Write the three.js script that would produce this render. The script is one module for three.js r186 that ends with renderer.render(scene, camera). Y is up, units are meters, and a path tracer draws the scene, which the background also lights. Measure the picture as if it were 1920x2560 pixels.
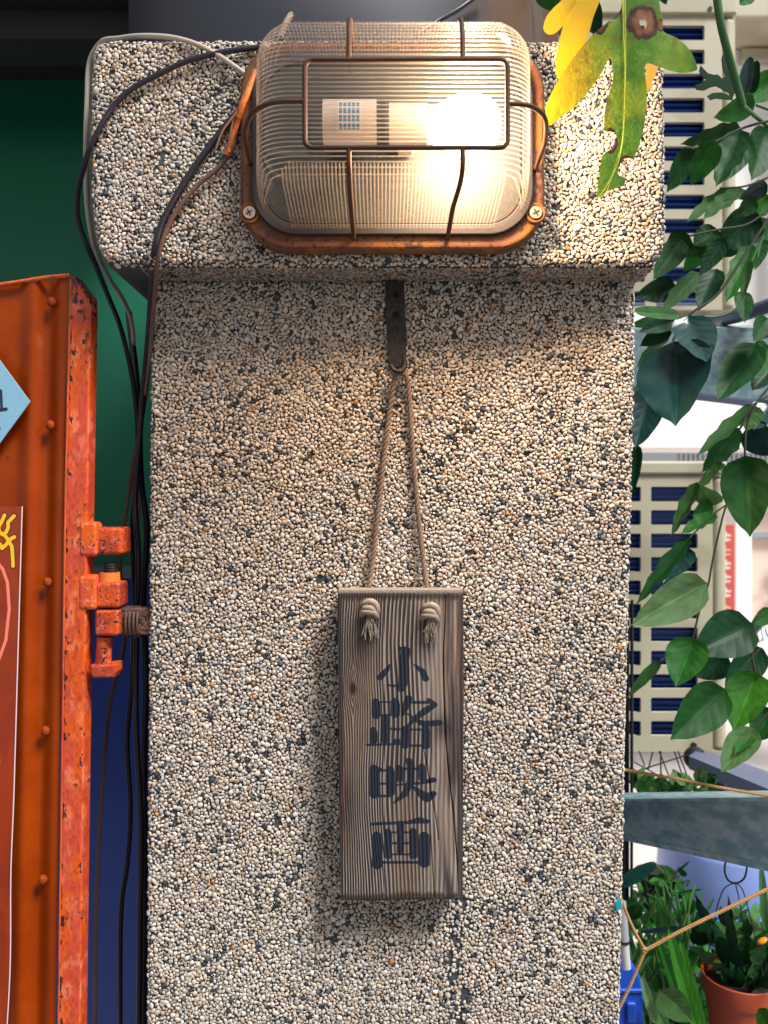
import * as THREE from 'three';
import { RoundedBoxGeometry } from 'three/addons/geometries/RoundedBoxGeometry.js';
import { mergeGeometries, mergeVertices, toCreasedNormals } from 'three/addons/utils/BufferGeometryUtils.js';
import { TessellateModifier } from 'three/addons/modifiers/TessellateModifier.js';

// ---------- camera, sky, sun, exposure ----------
const scene = new THREE.Scene();
const FOCAL = 2080, PXM = 0.00037, EYE = 1.5, CAMZ = FOCAL * PXM;
const camera = new THREE.PerspectiveCamera(2 * Math.atan(1280 / FOCAL) * 180 / Math.PI, 0.75, 0.05, 400);
camera.position.set(0, EYE, CAMZ);
camera.lookAt(0, EYE, 0);
camera.focus = 0.74;
camera.userData.fStop = 9;
const SUN_DIR = new THREE.Vector3(0.66, 1.2, 0.6).normalize();
{ // bright hazy overcast sky
  const W = 256, H = 128, d = new Float32Array(W * H * 4);
  for (let j = 0; j < H; j++) {
    const el = ((j + 0.5) / H - 0.5) * Math.PI, s = Math.sin(el);
    for (let i = 0; i < W; i++) {
      const L = s > 0 ? 0.28 + 0.24 * s : 0.14, k = (j * W + i) * 4;
      d[k] = L * 0.97; d[k + 1] = L * 1.0; d[k + 2] = L * 1.06; d[k + 3] = 1;
    }
  }
  const t = new THREE.DataTexture(d, W, H, THREE.RGBAFormat, THREE.FloatType);
  t.mapping = THREE.EquirectangularReflectionMapping; t.magFilter = THREE.LinearFilter; t.needsUpdate = true;
  scene.background = t; scene.environment = t;
}
const sun = new THREE.DirectionalLight(new THREE.Color(1, 0.975, 0.95), 4.7);
sun.name = 'sun';
sun.position.copy(SUN_DIR).multiplyScalar(8).add(new THREE.Vector3(0, 1.5, 0));
sun.target.position.set(0, 1.5, 0);
sun.castShadow = true; sun.shadow.radius = 32; sun.shadow.mapSize.set(2048, 2048);
Object.assign(sun.shadow.camera, { left: -4, right: 4, top: 4, bottom: -4, near: 0.5, far: 30 });
scene.add(sun, sun.target);
const renderer = new THREE.WebGLRenderer({ antialias: true });
renderer.toneMapping = THREE.LinearToneMapping;
renderer.toneMappingExposure = 1.16;
renderer.shadowMap.enabled = true;

// ---------- helpers ----------
let seed = 1234567;
const rnd = () => { seed = (seed + 0x6d2b79f5) | 0; let t = Math.imul(seed ^ (seed >>> 15), 1 | seed); t = (t + Math.imul(t ^ (t >>> 7), 61 | t)) ^ t; return ((t ^ (t >>> 14)) >>> 0) / 4294967296; };
const rr = (a, b) => a + (b - a) * rnd();
const clamp = (x, a = 0, b = 1) => Math.min(b, Math.max(a, x)), lerp = (a, b, t) => a + (b - a) * t;
const smooth = (a, b, x) => { const t = clamp((x - a) / (b - a)); return t * t * (3 - 2 * t); };
const V = (x, y, z) => new THREE.Vector3(x, y, z);
const K = (z) => (CAMZ - z) / FOCAL;                       // metres per photograph pixel at depth z
const P = (px, py, z = 0) => V((px - 960) * K(z), EYE + (1280 - py) * K(z), z);
const hash = (x, y, s) => { let h = Math.imul(x, 374761393) ^ Math.imul(y, 668265263) ^ Math.imul(s, 2246822519); h = Math.imul(h ^ (h >>> 13), 1274126177); return ((h ^ (h >>> 16)) >>> 0) / 4294967296; };
function vn(x, y, f, s) {                                    // tiling value noise, x,y in 0..1, f cells
  const X = x * f, Y = y * f, i = Math.floor(X), j = Math.floor(Y), a = X - i, b = Y - j, u = a * a * (3 - 2 * a), v = b * b * (3 - 2 * b);
  const m = (n) => ((n % f) + f) % f;
  return lerp(lerp(hash(m(i), m(j), s), hash(m(i + 1), m(j), s), u), lerp(hash(m(i), m(j + 1), s), hash(m(i + 1), m(j + 1), s), u), v);
}
const fbm = (x, y, f, s, o = 4) => { let t = 0, a = 0.5, n = 0; for (let k = 0; k < o; k++) { t += a * vn(x, y, f, s + k); n += a; a *= 0.5; f *= 2; } return t / n; };
function tex(w, h, fn, srgb = true) {
  const d = new Uint8Array(w * h * 4);
  for (let j = 0; j < h; j++) for (let i = 0; i < w; i++) {
    const c = fn((i + 0.5) / w, (j + 0.5) / h, i, j), k = (j * w + i) * 4;
    if (c.length) { d[k] = clamp(c[0]) * 255; d[k + 1] = clamp(c[1]) * 255; d[k + 2] = clamp(c[2]) * 255; } else d[k] = d[k + 1] = d[k + 2] = clamp(c) * 255;
    d[k + 3] = 255;
  }
  const t = new THREE.DataTexture(d, w, h); t.wrapS = t.wrapT = THREE.RepeatWrapping; t.magFilter = THREE.LinearFilter; t.minFilter = THREE.LinearMipmapLinearFilter; t.generateMipmaps = true;
  if (srgb) t.colorSpace = THREE.SRGBColorSpace;
  t.needsUpdate = true; return t;
}
const mix3 = (a, b, t) => [lerp(a[0], b[0], t), lerp(a[1], b[1], t), lerp(a[2], b[2], t)];
const c255 = (r, g, b) => [r / 255, g / 255, b / 255];
const std = (o) => new THREE.MeshStandardMaterial({ roughness: 0.7, ...o });
const phys = (o) => new THREE.MeshPhysicalMaterial({ roughness: 0.6, ...o });
const lin = (r, g, b) => new THREE.Color().setRGB(r, g, b);
function boxUV(g, s = 1) {                                   // uv in metres / s by the way a face points
  g = g.index ? g.toNonIndexed() : g;
  const p = g.attributes.position, uv = new Float32Array(p.count * 2), a = V(), b = V(), c = V();
  for (let i = 0; i < p.count; i += 3) {
    a.fromBufferAttribute(p, i); b.fromBufferAttribute(p, i + 1); c.fromBufferAttribute(p, i + 2);
    const n = b.clone().sub(a).cross(c.clone().sub(a)), x = Math.abs(n.x), y = Math.abs(n.y), z = Math.abs(n.z);
    [a, b, c].forEach((q, k) => { const [u, v] = z >= x && z >= y ? [q.x, q.y] : x >= y ? [q.z, q.y] : [q.x, q.z]; uv[(i + k) * 2] = u / s; uv[(i + k) * 2 + 1] = v / s; });
  }
  g.setAttribute('uv', new THREE.BufferAttribute(uv, 2)); return g;
}
function merge(list) {
  const L = list.map((g) => { g = g.index ? g.toNonIndexed() : g.clone(); for (const k of Object.keys(g.attributes)) if (!['position', 'normal', 'uv'].includes(k)) g.deleteAttribute(k); if (!g.attributes.uv) g.setAttribute('uv', new THREE.BufferAttribute(new Float32Array(g.attributes.position.count * 2), 2)); if (!g.attributes.normal) g.computeVertexNormals(); return g; });
  return L.length === 1 ? L[0] : mergeGeometries(L);
}
const curve = (pts) => new THREE.CatmullRomCurve3(pts, false, 'centripetal');
const tube = (pts, r, seg = pts.length * 8, rad = 8) => new THREE.TubeGeometry(curve(pts), seg, r, rad, false);
const bar = (a, b, r, rad = 8) => { const d = b.clone().sub(a), g = new THREE.CylinderGeometry(r, r, d.length(), rad); g.applyQuaternion(new THREE.Quaternion().setFromUnitVectors(V(0, 1, 0), d.normalize())); const m = a.clone().add(b).multiplyScalar(0.5); return g.translate(m.x, m.y, m.z); };
const rbox = (w, h, d, r, x = 0, y = 0, z = 0) => new RoundedBoxGeometry(w, h, d, 2, Math.min(r, w * 0.49, h * 0.49, d * 0.49)).translate(x, y, z);
function pxBox(x0, y0, x1, y1, zf, depth, r = 0.002) {     // front face between two pixels at depth zf
  const a = P(x0, y0, zf), b = P(x1, y1, zf);
  return rbox(b.x - a.x, a.y - b.y, depth, r, (a.x + b.x) / 2, (a.y + b.y) / 2, zf - depth / 2);
}
const shapeOf = (pts) => new THREE.Shape(pts.map((p) => new THREE.Vector2(p.x, p.y)));
function slab(shape, zf, depth, bevel = 0.001, segs = 2) {
  const g = new THREE.ExtrudeGeometry(shape, { depth: depth - 2 * bevel, bevelEnabled: bevel > 0, bevelThickness: bevel, bevelSize: bevel, bevelOffset: -bevel, bevelSegments: segs, curveSegments: 10 });
  return g.translate(0, 0, zf - depth + bevel);
}
function hexa(c) {                                           // eight corners: front tl tr br bl, back tl tr br bl
  const q = [[0, 3, 2, 1], [4, 5, 6, 7], [0, 1, 5, 4], [3, 7, 6, 2], [0, 4, 7, 3], [1, 2, 6, 5]], pos = [];
  for (const f of q) for (const i of [f[0], f[1], f[2], f[0], f[2], f[3]]) pos.push(c[i].x, c[i].y, c[i].z);
  const g = new THREE.BufferGeometry(); g.setAttribute('position', new THREE.Float32BufferAttribute(pos, 3)); g.computeVertexNormals(); return boxUV(g);
}
function twisted(pts, R, rs, pitch, n = 3) {
  const c = curve(pts), L = c.getLength(), N = Math.ceil(L / pitch * 9), fr = c.computeFrenetFrames(N), out = [];
  for (let k = 0; k < n; k++) {
    const q = [];
    for (let i = 0; i <= N; i++) { const p = c.getPointAt(i / N), a = (i / N) * L / pitch * 2 * Math.PI + k * 2 * Math.PI / n; q.push(p.addScaledVector(fr.normals[i], Math.cos(a) * R).addScaledVector(fr.binormals[i], Math.sin(a) * R)); }
    out.push(new THREE.TubeGeometry(new THREE.CatmullRomCurve3(q), N * 2, rs, 6, false));
  }
  return merge(out);
}
const used = new Map();
function numbered(n) { const k = used.get(n) ?? 0; used.set(n, k + 1); return k ? `${n}_${String(k).padStart(3, '0')}` : n; }
function tag(o, label, category, group) { if (label) o.userData.label = label; if (category) o.userData.category = category; if (group) o.userData.group = group; return o; }
function thing(name, label, category, group) { const o = new THREE.Group(); o.name = numbered(name); tag(o, label, category, group); scene.add(o); return o; }
function part(name, g, m, parent) { const o = new THREE.Mesh(g, m); o.name = numbered(name); o.castShadow = o.receiveShadow = true; parent.add(o); return o; }
function single(name, g, m, label, category, group) { return tag(part(name, g, m, scene), label, category, group); }
function struct(name, g, m) { const o = part(name, g, m, scene); o.userData.kind = 'structure'; return o; }

// ---------- materials ----------
const nz = tex(512, 512, (u, v) => fbm(u, v, 12, 3, 5), false);
const fine = tex(512, 512, (u, v) => 0.5 * fbm(u, v, 64, 9, 3) + 0.5 * fbm(u, v, 10, 19, 3), false);
const rep = (t, x, y = x) => { const c = t.clone(); c.repeat.set(x, y); c.needsUpdate = true; return c; };
function paintTex(base, alt, rust, pale, amount, s) {        // worn paint with rust spots and chips
  return tex(1024, 1024, (u, v) => {
    const w = fbm(u, v, 5, s, 5), q = fbm(u, v, 22, s + 31, 4), sp = fbm(u, v, 60, s + 57, 3), cl = fbm(u, v, 6, s + 77, 3);
    let c = mix3(base, alt, smooth(0.42, 0.62, w)); c = mix3(c, pale, 0.65 * smooth(0.55, 0.75, q));
    const r = smooth(0.57 - amount, 0.70 - amount, sp * 0.55 + q * 0.2 + cl * 0.3);
    return mix3(c, mix3(rust, c255(40, 20, 18), smooth(0.6, 0.85, sp)), r);
  });
}
function paintBump(s, amount) { return tex(1024, 1024, (u, v) => { const sp = fbm(u, v, 60, s + 57, 3), q = fbm(u, v, 22, s + 31, 4), cl = fbm(u, v, 6, s + 77, 3); return 0.7 - 0.6 * smooth(0.57 - amount, 0.70 - amount, sp * 0.55 + q * 0.2 + cl * 0.3) + 0.3 * (fbm(u, v, 40, 5, 3) - 0.5); }, false); }
const M = {};
M.salmon = std({ map: paintTex(c255(206, 78, 48), c255(216, 90, 22), c255(118, 48, 34), c255(238, 142, 116), -0.05, 11), bumpMap: paintBump(11, -0.045), bumpScale: 0.0012, roughness: 0.55 });
M.orange = phys({ map: paintTex(c255(138, 50, 0), c255(150, 58, 0), c255(66, 24, 8), c255(152, 60, 0), -0.16, 41), roughness: 0.32, specularIntensity: 0.5, bumpMap: rep(nz, 3), bumpScale: 0.0006 });
M.hinge = std({ map: paintTex(c255(172, 58, 36), c255(206, 78, 12), c255(58, 24, 22), c255(214, 124, 100), -0.045, 71), bumpMap: paintBump(71, -0.045), bumpScale: 0.0008, roughness: 0.6 });
M.lampRust = std({ map: paintTex(c255(90, 52, 28), c255(112, 70, 18), c255(50, 31, 23), c255(112, 72, 50), 0.0, 91), bumpMap: nz, bumpScale: 0.0003, roughness: 0.6, metalness: 0.1 });
M.wire = std({ map: paintTex(c255(60, 38, 26), c255(82, 50, 30), c255(32, 20, 18), c255(96, 64, 44), 0.0, 93), roughness: 0.6, metalness: 0.25 });
M.mortar = std({ color: lin(0.055, 0.062, 0.066), roughness: 0.95, bumpMap: fine, bumpScale: 0.0015 });
M.sideRender = std({ map: tex(512, 512, (u, v) => mix3(c255(128, 124, 112), c255(88, 88, 86), fbm(u, v, 8, 5, 5))), roughness: 0.95, bumpMap: fine, bumpScale: 0.001 });
M.black = std({ color: lin(0.009, 0.009, 0.013), roughness: 0.7 });
M.cable = std({ color: lin(0.014, 0.012, 0.022), roughness: 0.42 });
M.cableBrown = std({ color: lin(0.11, 0.06, 0.045), roughness: 0.6 });
M.cableWhite = std({ color: lin(0.42, 0.37, 0.31), roughness: 0.5 });
M.strap = std({ map: tex(512, 512, (u, v) => mix3(c255(22, 21, 27), c255(50, 43, 44), smooth(0.3, 0.7, fbm(u, v, 20, 15, 5)))), roughness: 0.6, metalness: 0.2, bumpMap: fine, bumpScale: 0.0002 });
M.rope = std({ map: tex(256, 256, (u, v) => mix3(c255(96, 76, 62), c255(168, 142, 122), fbm(u, v, 24, 25, 4))), roughness: 0.95, bumpMap: fine, bumpScale: 0.0005 });
M.knot = std({ map: tex(256, 256, (u, v) => mix3(c255(112, 100, 88), c255(182, 168, 150), fbm(u, v, 20, 29, 4))), roughness: 0.95 });
M.jute = std({ map: tex(256, 256, (u, v) => mix3(c255(138, 100, 58), c255(204, 166, 112), fbm(u, v, 24, 27, 4))), roughness: 0.95 });
M.galv = std({ map: rep(tex(1024, 1024, (u, v) => { const a = fbm(u, v, 26, 33, 4), b = fbm(u, v, 4, 35, 4), d = fbm(u, v, 90, 36, 2); return mix3(mix3(c255(112, 144, 156), c255(160, 180, 182), smooth(0.25, 0.75, a)), c255(132, 144, 138), 0.6 * smooth(0.5, 0.72, b) * smooth(0.4, 0.7, d)); }), 4), roughness: 0.5, metalness: 0.12, bumpMap: rep(fine, 2), bumpScale: 0.0004 });
M.green = std({ map: tex(512, 512, (u, v) => mix3(c255(20, 120, 90), c255(32, 134, 102), fbm(u, v, 4, 43, 5))), roughness: 0.55, bumpMap: rep(nz, 2), bumpScale: 0.0008 });
M.navy = std({ map: tex(512, 512, (u, v) => mix3(c255(18, 56, 150), c255(30, 72, 162), fbm(u, v, 5, 45, 5))), roughness: 0.5 });
M.greyTrim = std({ color: lin(0.12, 0.16, 0.17), roughness: 0.8 });
M.cream = std({ map: tex(512, 512, (u, v) => mix3(c255(188, 182, 158), c255(172, 164, 140), smooth(0.45, 0.7, fbm(u, v, 6, 47, 5)))), roughness: 0.5 });
M.fin = std({ color: lin(0.015, 0.08, 0.42), roughness: 0.4 });
M.white = std({ map: tex(512, 512, (u, v) => mix3(c255(250, 247, 244), c255(242, 236, 231), smooth(0.5, 0.75, fbm(u, v, 5, 49, 5)))), roughness: 0.85 });
M.pink = std({ map: tex(512, 512, (u, v) => mix3(c255(232, 206, 192), c255(176, 150, 138), smooth(0.45, 0.7, fbm(u, v, 6, 51, 5)))), roughness: 0.9 });
M.tub = std({ map: tex(512, 512, (u, v) => mix3(c255(58, 62, 72), c255(112, 84, 60), smooth(0.35, 0.65, fbm(u, v, 4, 53, 5)))), roughness: 0.5, metalness: 0.15 });  // brown patches put the warm lamp light into the tub colour
M.wood = std({ map: tex(512, 512, (u, v) => mix3(c255(128, 82, 40), c255(84, 50, 26), fbm(u * 1, v * 0.125, 32, 55, 4))), roughness: 0.7 });
M.darkWood = std({ map: tex(512, 512, (u, v) => mix3(c255(22, 15, 7), c255(9, 7, 5), fbm(u * 0.125, v, 32, 56, 4))), roughness: 0.8 });
M.blue = std({ color: lin(0.05, 0.22, 0.8), roughness: 0.35 });
M.blueBin = std({ color: lin(0.008, 0.07, 0.5), roughness: 0.4 });
M.slate = std({ color: lin(0.10, 0.12, 0.19), roughness: 0.4 });
M.pot = std({ map: tex(256, 256, (u, v) => mix3(c255(190, 84, 46), c255(168, 68, 38), fbm(u, v, 5, 57, 4))), roughness: 0.5 });
M.soil = std({ color: lin(0.03, 0.022, 0.016), roughness: 1, bumpMap: fine, bumpScale: 0.004 });
M.ground = std({ map: tex(512, 512, (u, v) => mix3(c255(222, 210, 204), c255(194, 182, 176), fbm(u, v, 8, 59, 5))), roughness: 0.9, bumpMap: rep(fine, 2), bumpScale: 0.002 });
M.pipe = std({ color: lin(0.32, 0.34, 0.36), roughness: 0.5 });
const veinTex = tex(256, 256, (u, v) => {                    // u along the leaf, v across; midrib at 0.5
  const a = Math.abs(v - 0.5), rib = smooth(0.035, 0.012, a), ph = ((u * 7 - a * 3.2) % 1 + 1) % 1, side = smooth(0.07, 0.02, Math.min(ph, 1 - ph)) * 0.45;
  return mix3([0.80, 0.82, 0.78], [0.95, 0.98, 0.86], Math.max(rib, side * 0.5)).map((x) => x * (0.78 + 0.36 * fbm(u, v, 6, 61, 4)));
});
const veinBump = tex(256, 256, (u, v) => { const a = Math.abs(v - 0.5), ph = ((u * 7 - a * 3.2) % 1 + 1) % 1; return 0.4 + 0.6 * Math.sin(ph * Math.PI) * smooth(0, 0.2, a) - 0.2 * smooth(0.03, 0, a); }, false);
const leafMat = (r, g, b, rough = 0.42, tr = 0.3) => phys({ color: lin(r, g, b), map: veinTex, bumpMap: veinBump, bumpScale: 0.0003, roughness: rough + 0.1, specularIntensity: rough < 0.3 ? 1 : 0.3, transmission: tr, thickness: 0, side: THREE.DoubleSide });
const LM = {
  dark: leafMat(0.018, 0.115, 0.026), deep: leafMat(0.012, 0.075, 0.03, 0.36, 0.25), mid: leafMat(0.035, 0.22, 0.03, 0.45, 0.4),
  light: leafMat(0.12, 0.28, 0.09, 0.5, 0.45), bright: leafMat(0.05, 0.26, 0.02, 0.45, 0.55), pale: leafMat(0.2, 0.36, 0.16, 0.55, 0.4),
  gloss: leafMat(0.012, 0.075, 0.075, 0.2, 0.1), grey: leafMat(0.07, 0.2, 0.06, 0.55, 0.3), stem: std({ color: lin(0.05, 0.16, 0.05), roughness: 0.5 }), twig: std({ color: lin(0.035, 0.045, 0.025), roughness: 0.7 }),
};

// ---------- the setting ----------
{
  const g = new THREE.PlaneGeometry(300, 300).rotateX(-Math.PI / 2); const uv = g.attributes.uv; for (let i = 0; i < uv.count; i++) uv.setXY(i, uv.getX(i) * 300, uv.getY(i) * 300);
  struct('ground', g, M.ground);
  struct('added_road', boxUV(new THREE.PlaneGeometry(60, 7).rotateX(-Math.PI / 2).translate(0, 0.004, 3.9)), std({ map: tex(512, 512, (u, v) => mix3(c255(58, 58, 60), c255(78, 76, 74), fbm(u, v, 40, 63, 4))), roughness: 0.95, bumpMap: fine, bumpScale: 0.003 }));  // asphalt strip added out of view to cut bounce light under the cap
}
// house wall behind the gate: green above, a ledge, navy below
{
  const w = thing('house_wall', 'green painted house wall with navy lower part behind the orange gate', 'wall');
  const z = -0.62, yl = P(0, 1412, z).y, x0 = -3.2, x1 = P(700, 0, z).x;
  part('green_upper_wall', boxUV(new THREE.BoxGeometry(x1 - x0, 3.4 - yl, 0.1).translate((x0 + x1) / 2, (3.4 + yl) / 2, z - 0.05)), M.green, w);
  part('navy_lower_wall', boxUV(new THREE.BoxGeometry(x1 - x0, yl - 0.02, 0.1).translate((x0 + x1) / 2, (yl - 0.02) / 2, z - 0.045)), M.navy, w);
  part('ledge', rbox(x1 - x0, 0.02, 0.12, 0.003, (x0 + x1) / 2, yl - 0.01, z - 0.03), M.greyTrim, w);
}
{
  const e = thing('porch_roof', 'dark timber porch roof over the green wall', 'roof');
  const z = -0.22, a = P(-3000, 96, z), b = P(420, 26, z);
  part('eave_beam', boxUV(new THREE.BoxGeometry(b.x - a.x, b.y - a.y, 0.06).translate((a.x + b.x) / 2, (a.y + b.y) / 2, z - 0.03)), M.black, e);
  part('fascia_board', boxUV(rbox(b.x - a.x, 0.12, 0.03, 0.003, (a.x + b.x) / 2, b.y + 0.0605, z + 0.012), 0.4), M.darkWood, e);
  part('roof_board', boxUV(new THREE.BoxGeometry(b.x - a.x, 0.03, 0.6).translate((a.x + b.x) / 2, b.y + 0.14, -0.42), 0.4), M.darkWood, e);
}

// ---------- the pillar ----------
const px2 = (pts, z) => pts.map(([x, y]) => P(x, y, z));
const CAPZ = 0.047;
const capPts = px2([[232, 118], [248, 101], [300, 97], [600, 97], [1000, 97], [1400, 100], [1640, 104], [1660, 120], [1664, 300], [1668, 560], [1662, 628], [1640, 660], [1560, 664], [1000, 664], [420, 664], [285, 662], [258, 648], [240, 606], [230, 540], [224, 400], [225, 240]], CAPZ);
const shaftPts = px2([[378, 700], [1589, 690], [1588, 900], [1580, 1300], [1566, 1800], [1556, 2300], [1549, 2600], [1540, 3600], [364, 3600], [366, 2500], [368, 2000], [374, 1300]], 0);
const pillar = thing('gate_pillar', 'pebble-dash gate pillar with a projecting cap, in the middle of the photo', 'pillar');
{
  const base = shaftPts.map((p) => p.clone()); base[7].y = base[8].y = 0;
  base[0].y = base[1].y = P(0, 664, CAPZ).y;
  part('shaft', boxUV(slab(shapeOf(base), -0.0008, 0.44, 0.006, 3), 0.2), M.mortar, pillar);
  const g = boxUV(slab(shapeOf(capPts), CAPZ - 0.0008, 0.50, 0.008, 3), 0.2);
  const cap = part('cap', g, M.mortar, pillar);
  // plain rendered left cheek of the cap
  const L = [[238, 104], [300, 100], [300, 660], [262, 656], [236, 606], [222, 540], [216, 400], [217, 240], [224, 140]];
  part('plain_cheek', boxUV(slab(shapeOf(px2(L, CAPZ - 0.012)), CAPZ - 0.012, 0.46, 0.006, 3), 0.3), M.sideRender, cap);
}
function segDist(poly) {                                     // signed distance inside a polygon and the way out
  const n = poly.length;
  return (x, y) => {
    let best = 1e9, ox = 0, oy = 0, inside = false;
    for (let i = 0, j = n - 1; i < n; j = i++) {
      const a = poly[j], b = poly[i], ex = b.x - a.x, ey = b.y - a.y, t = clamp(((x - a.x) * ex + (y - a.y) * ey) / (ex * ex + ey * ey)), qx = a.x + ex * t - x, qy = a.y + ey * t - y, d = Math.hypot(qx, qy);
      if (d < best) { best = d; ox = qx / (d || 1); oy = qy / (d || 1); }
      if ((a.y > y) !== (b.y > y) && x < (ex * (y - a.y)) / ey + a.x) inside = !inside;
    }
    return inside ? [best, ox, oy] : [-best, -ox, -oy];
  };
}
const pebbleShapes = [0, 1, 2, 3].map((k) => {
  let g = mergeVertices(new THREE.IcosahedronGeometry(1, 1).deleteAttribute('uv').deleteAttribute('normal'), 1e-4);
  const p = g.attributes.position;
  for (let i = 0; i < p.count; i++) { const f = 0.66 + 0.6 * hash(i, k, 77); p.setXYZ(i, p.getX(i) * f, p.getY(i) * f, p.getZ(i) * (0.9 + 0.1 * f)); }
  g.computeVertexNormals(); return g;
});
const pebbleMat = std({ color: 0xffffff, roughness: 0.62 });
const pebbleList = [[], [], [], []];
function darts(x0, y0, x1, y1, ok, sizes) {                  // variable-radius scatter without overlaps
  const cell = 0.005, W = Math.ceil((x1 - x0) / cell) + 1, H = Math.ceil((y1 - y0) / cell) + 1, grid = Array.from({ length: W * H }, () => []), out = [];
  for (const [lo, hi, dens] of sizes) {
    const N = Math.round((x1 - x0) * (y1 - y0) * dens);
    for (let k = 0; k < N; k++) {
      const x = rr(x0, x1), y = rr(y0, y1), r = rr(lo, hi), i = Math.floor((x - x0) / cell), j = Math.floor((y - y0) / cell);
      let free = true;
      for (let b = Math.max(0, j - 1); free && b <= Math.min(H - 1, j + 1); b++) for (let a = Math.max(0, i - 1); free && a <= Math.min(W - 1, i + 1); a++) for (const q of grid[b * W + a]) if ((q.x - x) ** 2 + (q.y - y) ** 2 < (q.r + r) ** 2 * 0.88) { free = false; break; }
      if (!free || !ok(x, y)) continue;
      const q = { x, y, r }; grid[j * W + i].push(q); out.push(q);
    }
  }
  return out;
}
const SIZES = [[0.0018, 0.0023, 24000], [0.0014, 0.0018, 170000], [0.00105, 0.0014, 460000], [0.00072, 0.00105, 700000]];
const _m = new THREE.Matrix4(), _q = new THREE.Quaternion(), _q2 = new THREE.Quaternion();
function bald(x, y) {                                        // a drip-worn crack under the sign's corner and spots where stones have fallen out
  const top = P(0, 2240).y, cx = P(1153, 0).x + 0.010 * (fbm(0.2, y * 2, 18, 213, 3) - 0.5);
  if (y < top && Math.abs(x - cx) < 0.0011 + 0.0042 * smooth(0.45, 0.75, fbm(x * 2 + 3, y * 2, 40, 207, 3))) return true;
  if (y < top && Math.abs(x - cx) < 0.012 && fbm(x * 2 + 3, y * 2, 90, 211, 2) > 0.62) return true;
  return fbm(x * 1.7 + 4, y * 1.7 + 4, 70, 241, 3) > 0.765;
}
function pebbleColor(x, y) {
  const t = rnd(), j = rr(0.88, 1.12), patch = fbm(x * 1.3 + 5, y * 1.3 + 5, 22, 221, 3);
  let c;
  const darkShare = 0.03 + 0.13 * smooth(0.54, 0.7, patch);
  if (t < darkShare) c = rnd() < 0.5 ? [0.035, 0.045, 0.055] : [0.11, 0.13, 0.135];
  else if (t < darkShare + 0.007) c = [0.5, 0.27, 0.11];
  else if (t < 0.45) c = [0.66, 0.57, 0.46];
  else if (t < 0.72) c = [0.72, 0.66, 0.58];
  else if (t < 0.86) c = [0.54, 0.42, 0.30];
  else c = [0.46, 0.44, 0.41];
  const k = j;
  return [c[0] * k * 0.84, c[1] * k * 0.835, c[2] * k * 0.845];
}
function addPebble(pos, n, r, col) {
  _q.setFromUnitVectors(V(0, 0, 1), n).multiply(_q2.setFromEuler(new THREE.Euler(rr(-0.35, 0.35), rr(-0.35, 0.35), rr(0, 6.28))));
  _m.compose(pos.clone().addScaledVector(n, r * rr(-0.15, 0.3)), _q.clone(), V(r * rr(1.08, 1.45), r * rr(0.9, 1.18), r * rr(0.48, 0.72)));
  pebbleList[Math.floor(rnd() * 4)].push([_m.clone(), col]);
}
function pebbleFace(poly, zf, R, ymin, skip) {
  const sd = segDist(poly), xs = poly.map((p) => p.x), ys = poly.map((p) => p.y);
  const list = darts(Math.min(...xs), Math.max(ymin, Math.min(...ys)), Math.max(...xs), Math.max(...ys), (x, y) => sd(x, y)[0] > 0.0006 && !(skip && skip(x, y)), SIZES);
  for (const { x, y, r } of list) {
    const [d, ox, oy] = sd(x, y), n = V(0, 0, 1); let z = zf + 0.0016 * (fbm(x + 2, y + 2, 20, 231, 2) - 0.5);
    if (d < R) { const t = R - d; z -= R - Math.sqrt(R * R - t * t); n.set(ox * t / R, oy * t / R, Math.sqrt(1 - (t / R) ** 2)).normalize(); }
    addPebble(V(x, y, z), n, r, pebbleColor(x, y));
  }
}
pebbleFace(capPts, CAPZ, 0.008, 0, bald);
pebbleFace(shaftPts, 0, 0.006, 0.93, bald);
{ // underside of the cap and the corner sides of the shaft
  const y = P(0, 664, CAPZ).y, x0 = P(385, 0).x;
  for (const q of darts(x0, 0.002, P(1640, 0, CAPZ).x, CAPZ - 0.006, () => true, SIZES)) addPebble(V(q.x, y - 0.0005, q.y), V(0, -1, 0), q.r * 0.9, pebbleColor(q.x, y).map((v) => v * 0.6));  // shade under the cap put into darker stone colours
  for (const q of darts(-0.12, 0.95, -0.006, y - 0.01, () => true, SIZES)) { const t = clamp((P(0, 690).y - q.y) / (P(0, 690).y - P(0, 2600).y)), x = lerp(P(1589, 0).x, P(1549, 0).x, t); addPebble(V(x, q.y, q.x), V(1, 0, 0), q.r, pebbleColor(x, q.y)); }
}
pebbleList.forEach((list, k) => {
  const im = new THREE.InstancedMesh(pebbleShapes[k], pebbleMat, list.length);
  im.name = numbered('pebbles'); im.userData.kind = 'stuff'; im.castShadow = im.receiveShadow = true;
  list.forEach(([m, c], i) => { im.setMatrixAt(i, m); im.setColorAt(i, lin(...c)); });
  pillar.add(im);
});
console.log('pebbles', pebbleList.map((l) => l.length).join(' '));

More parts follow.
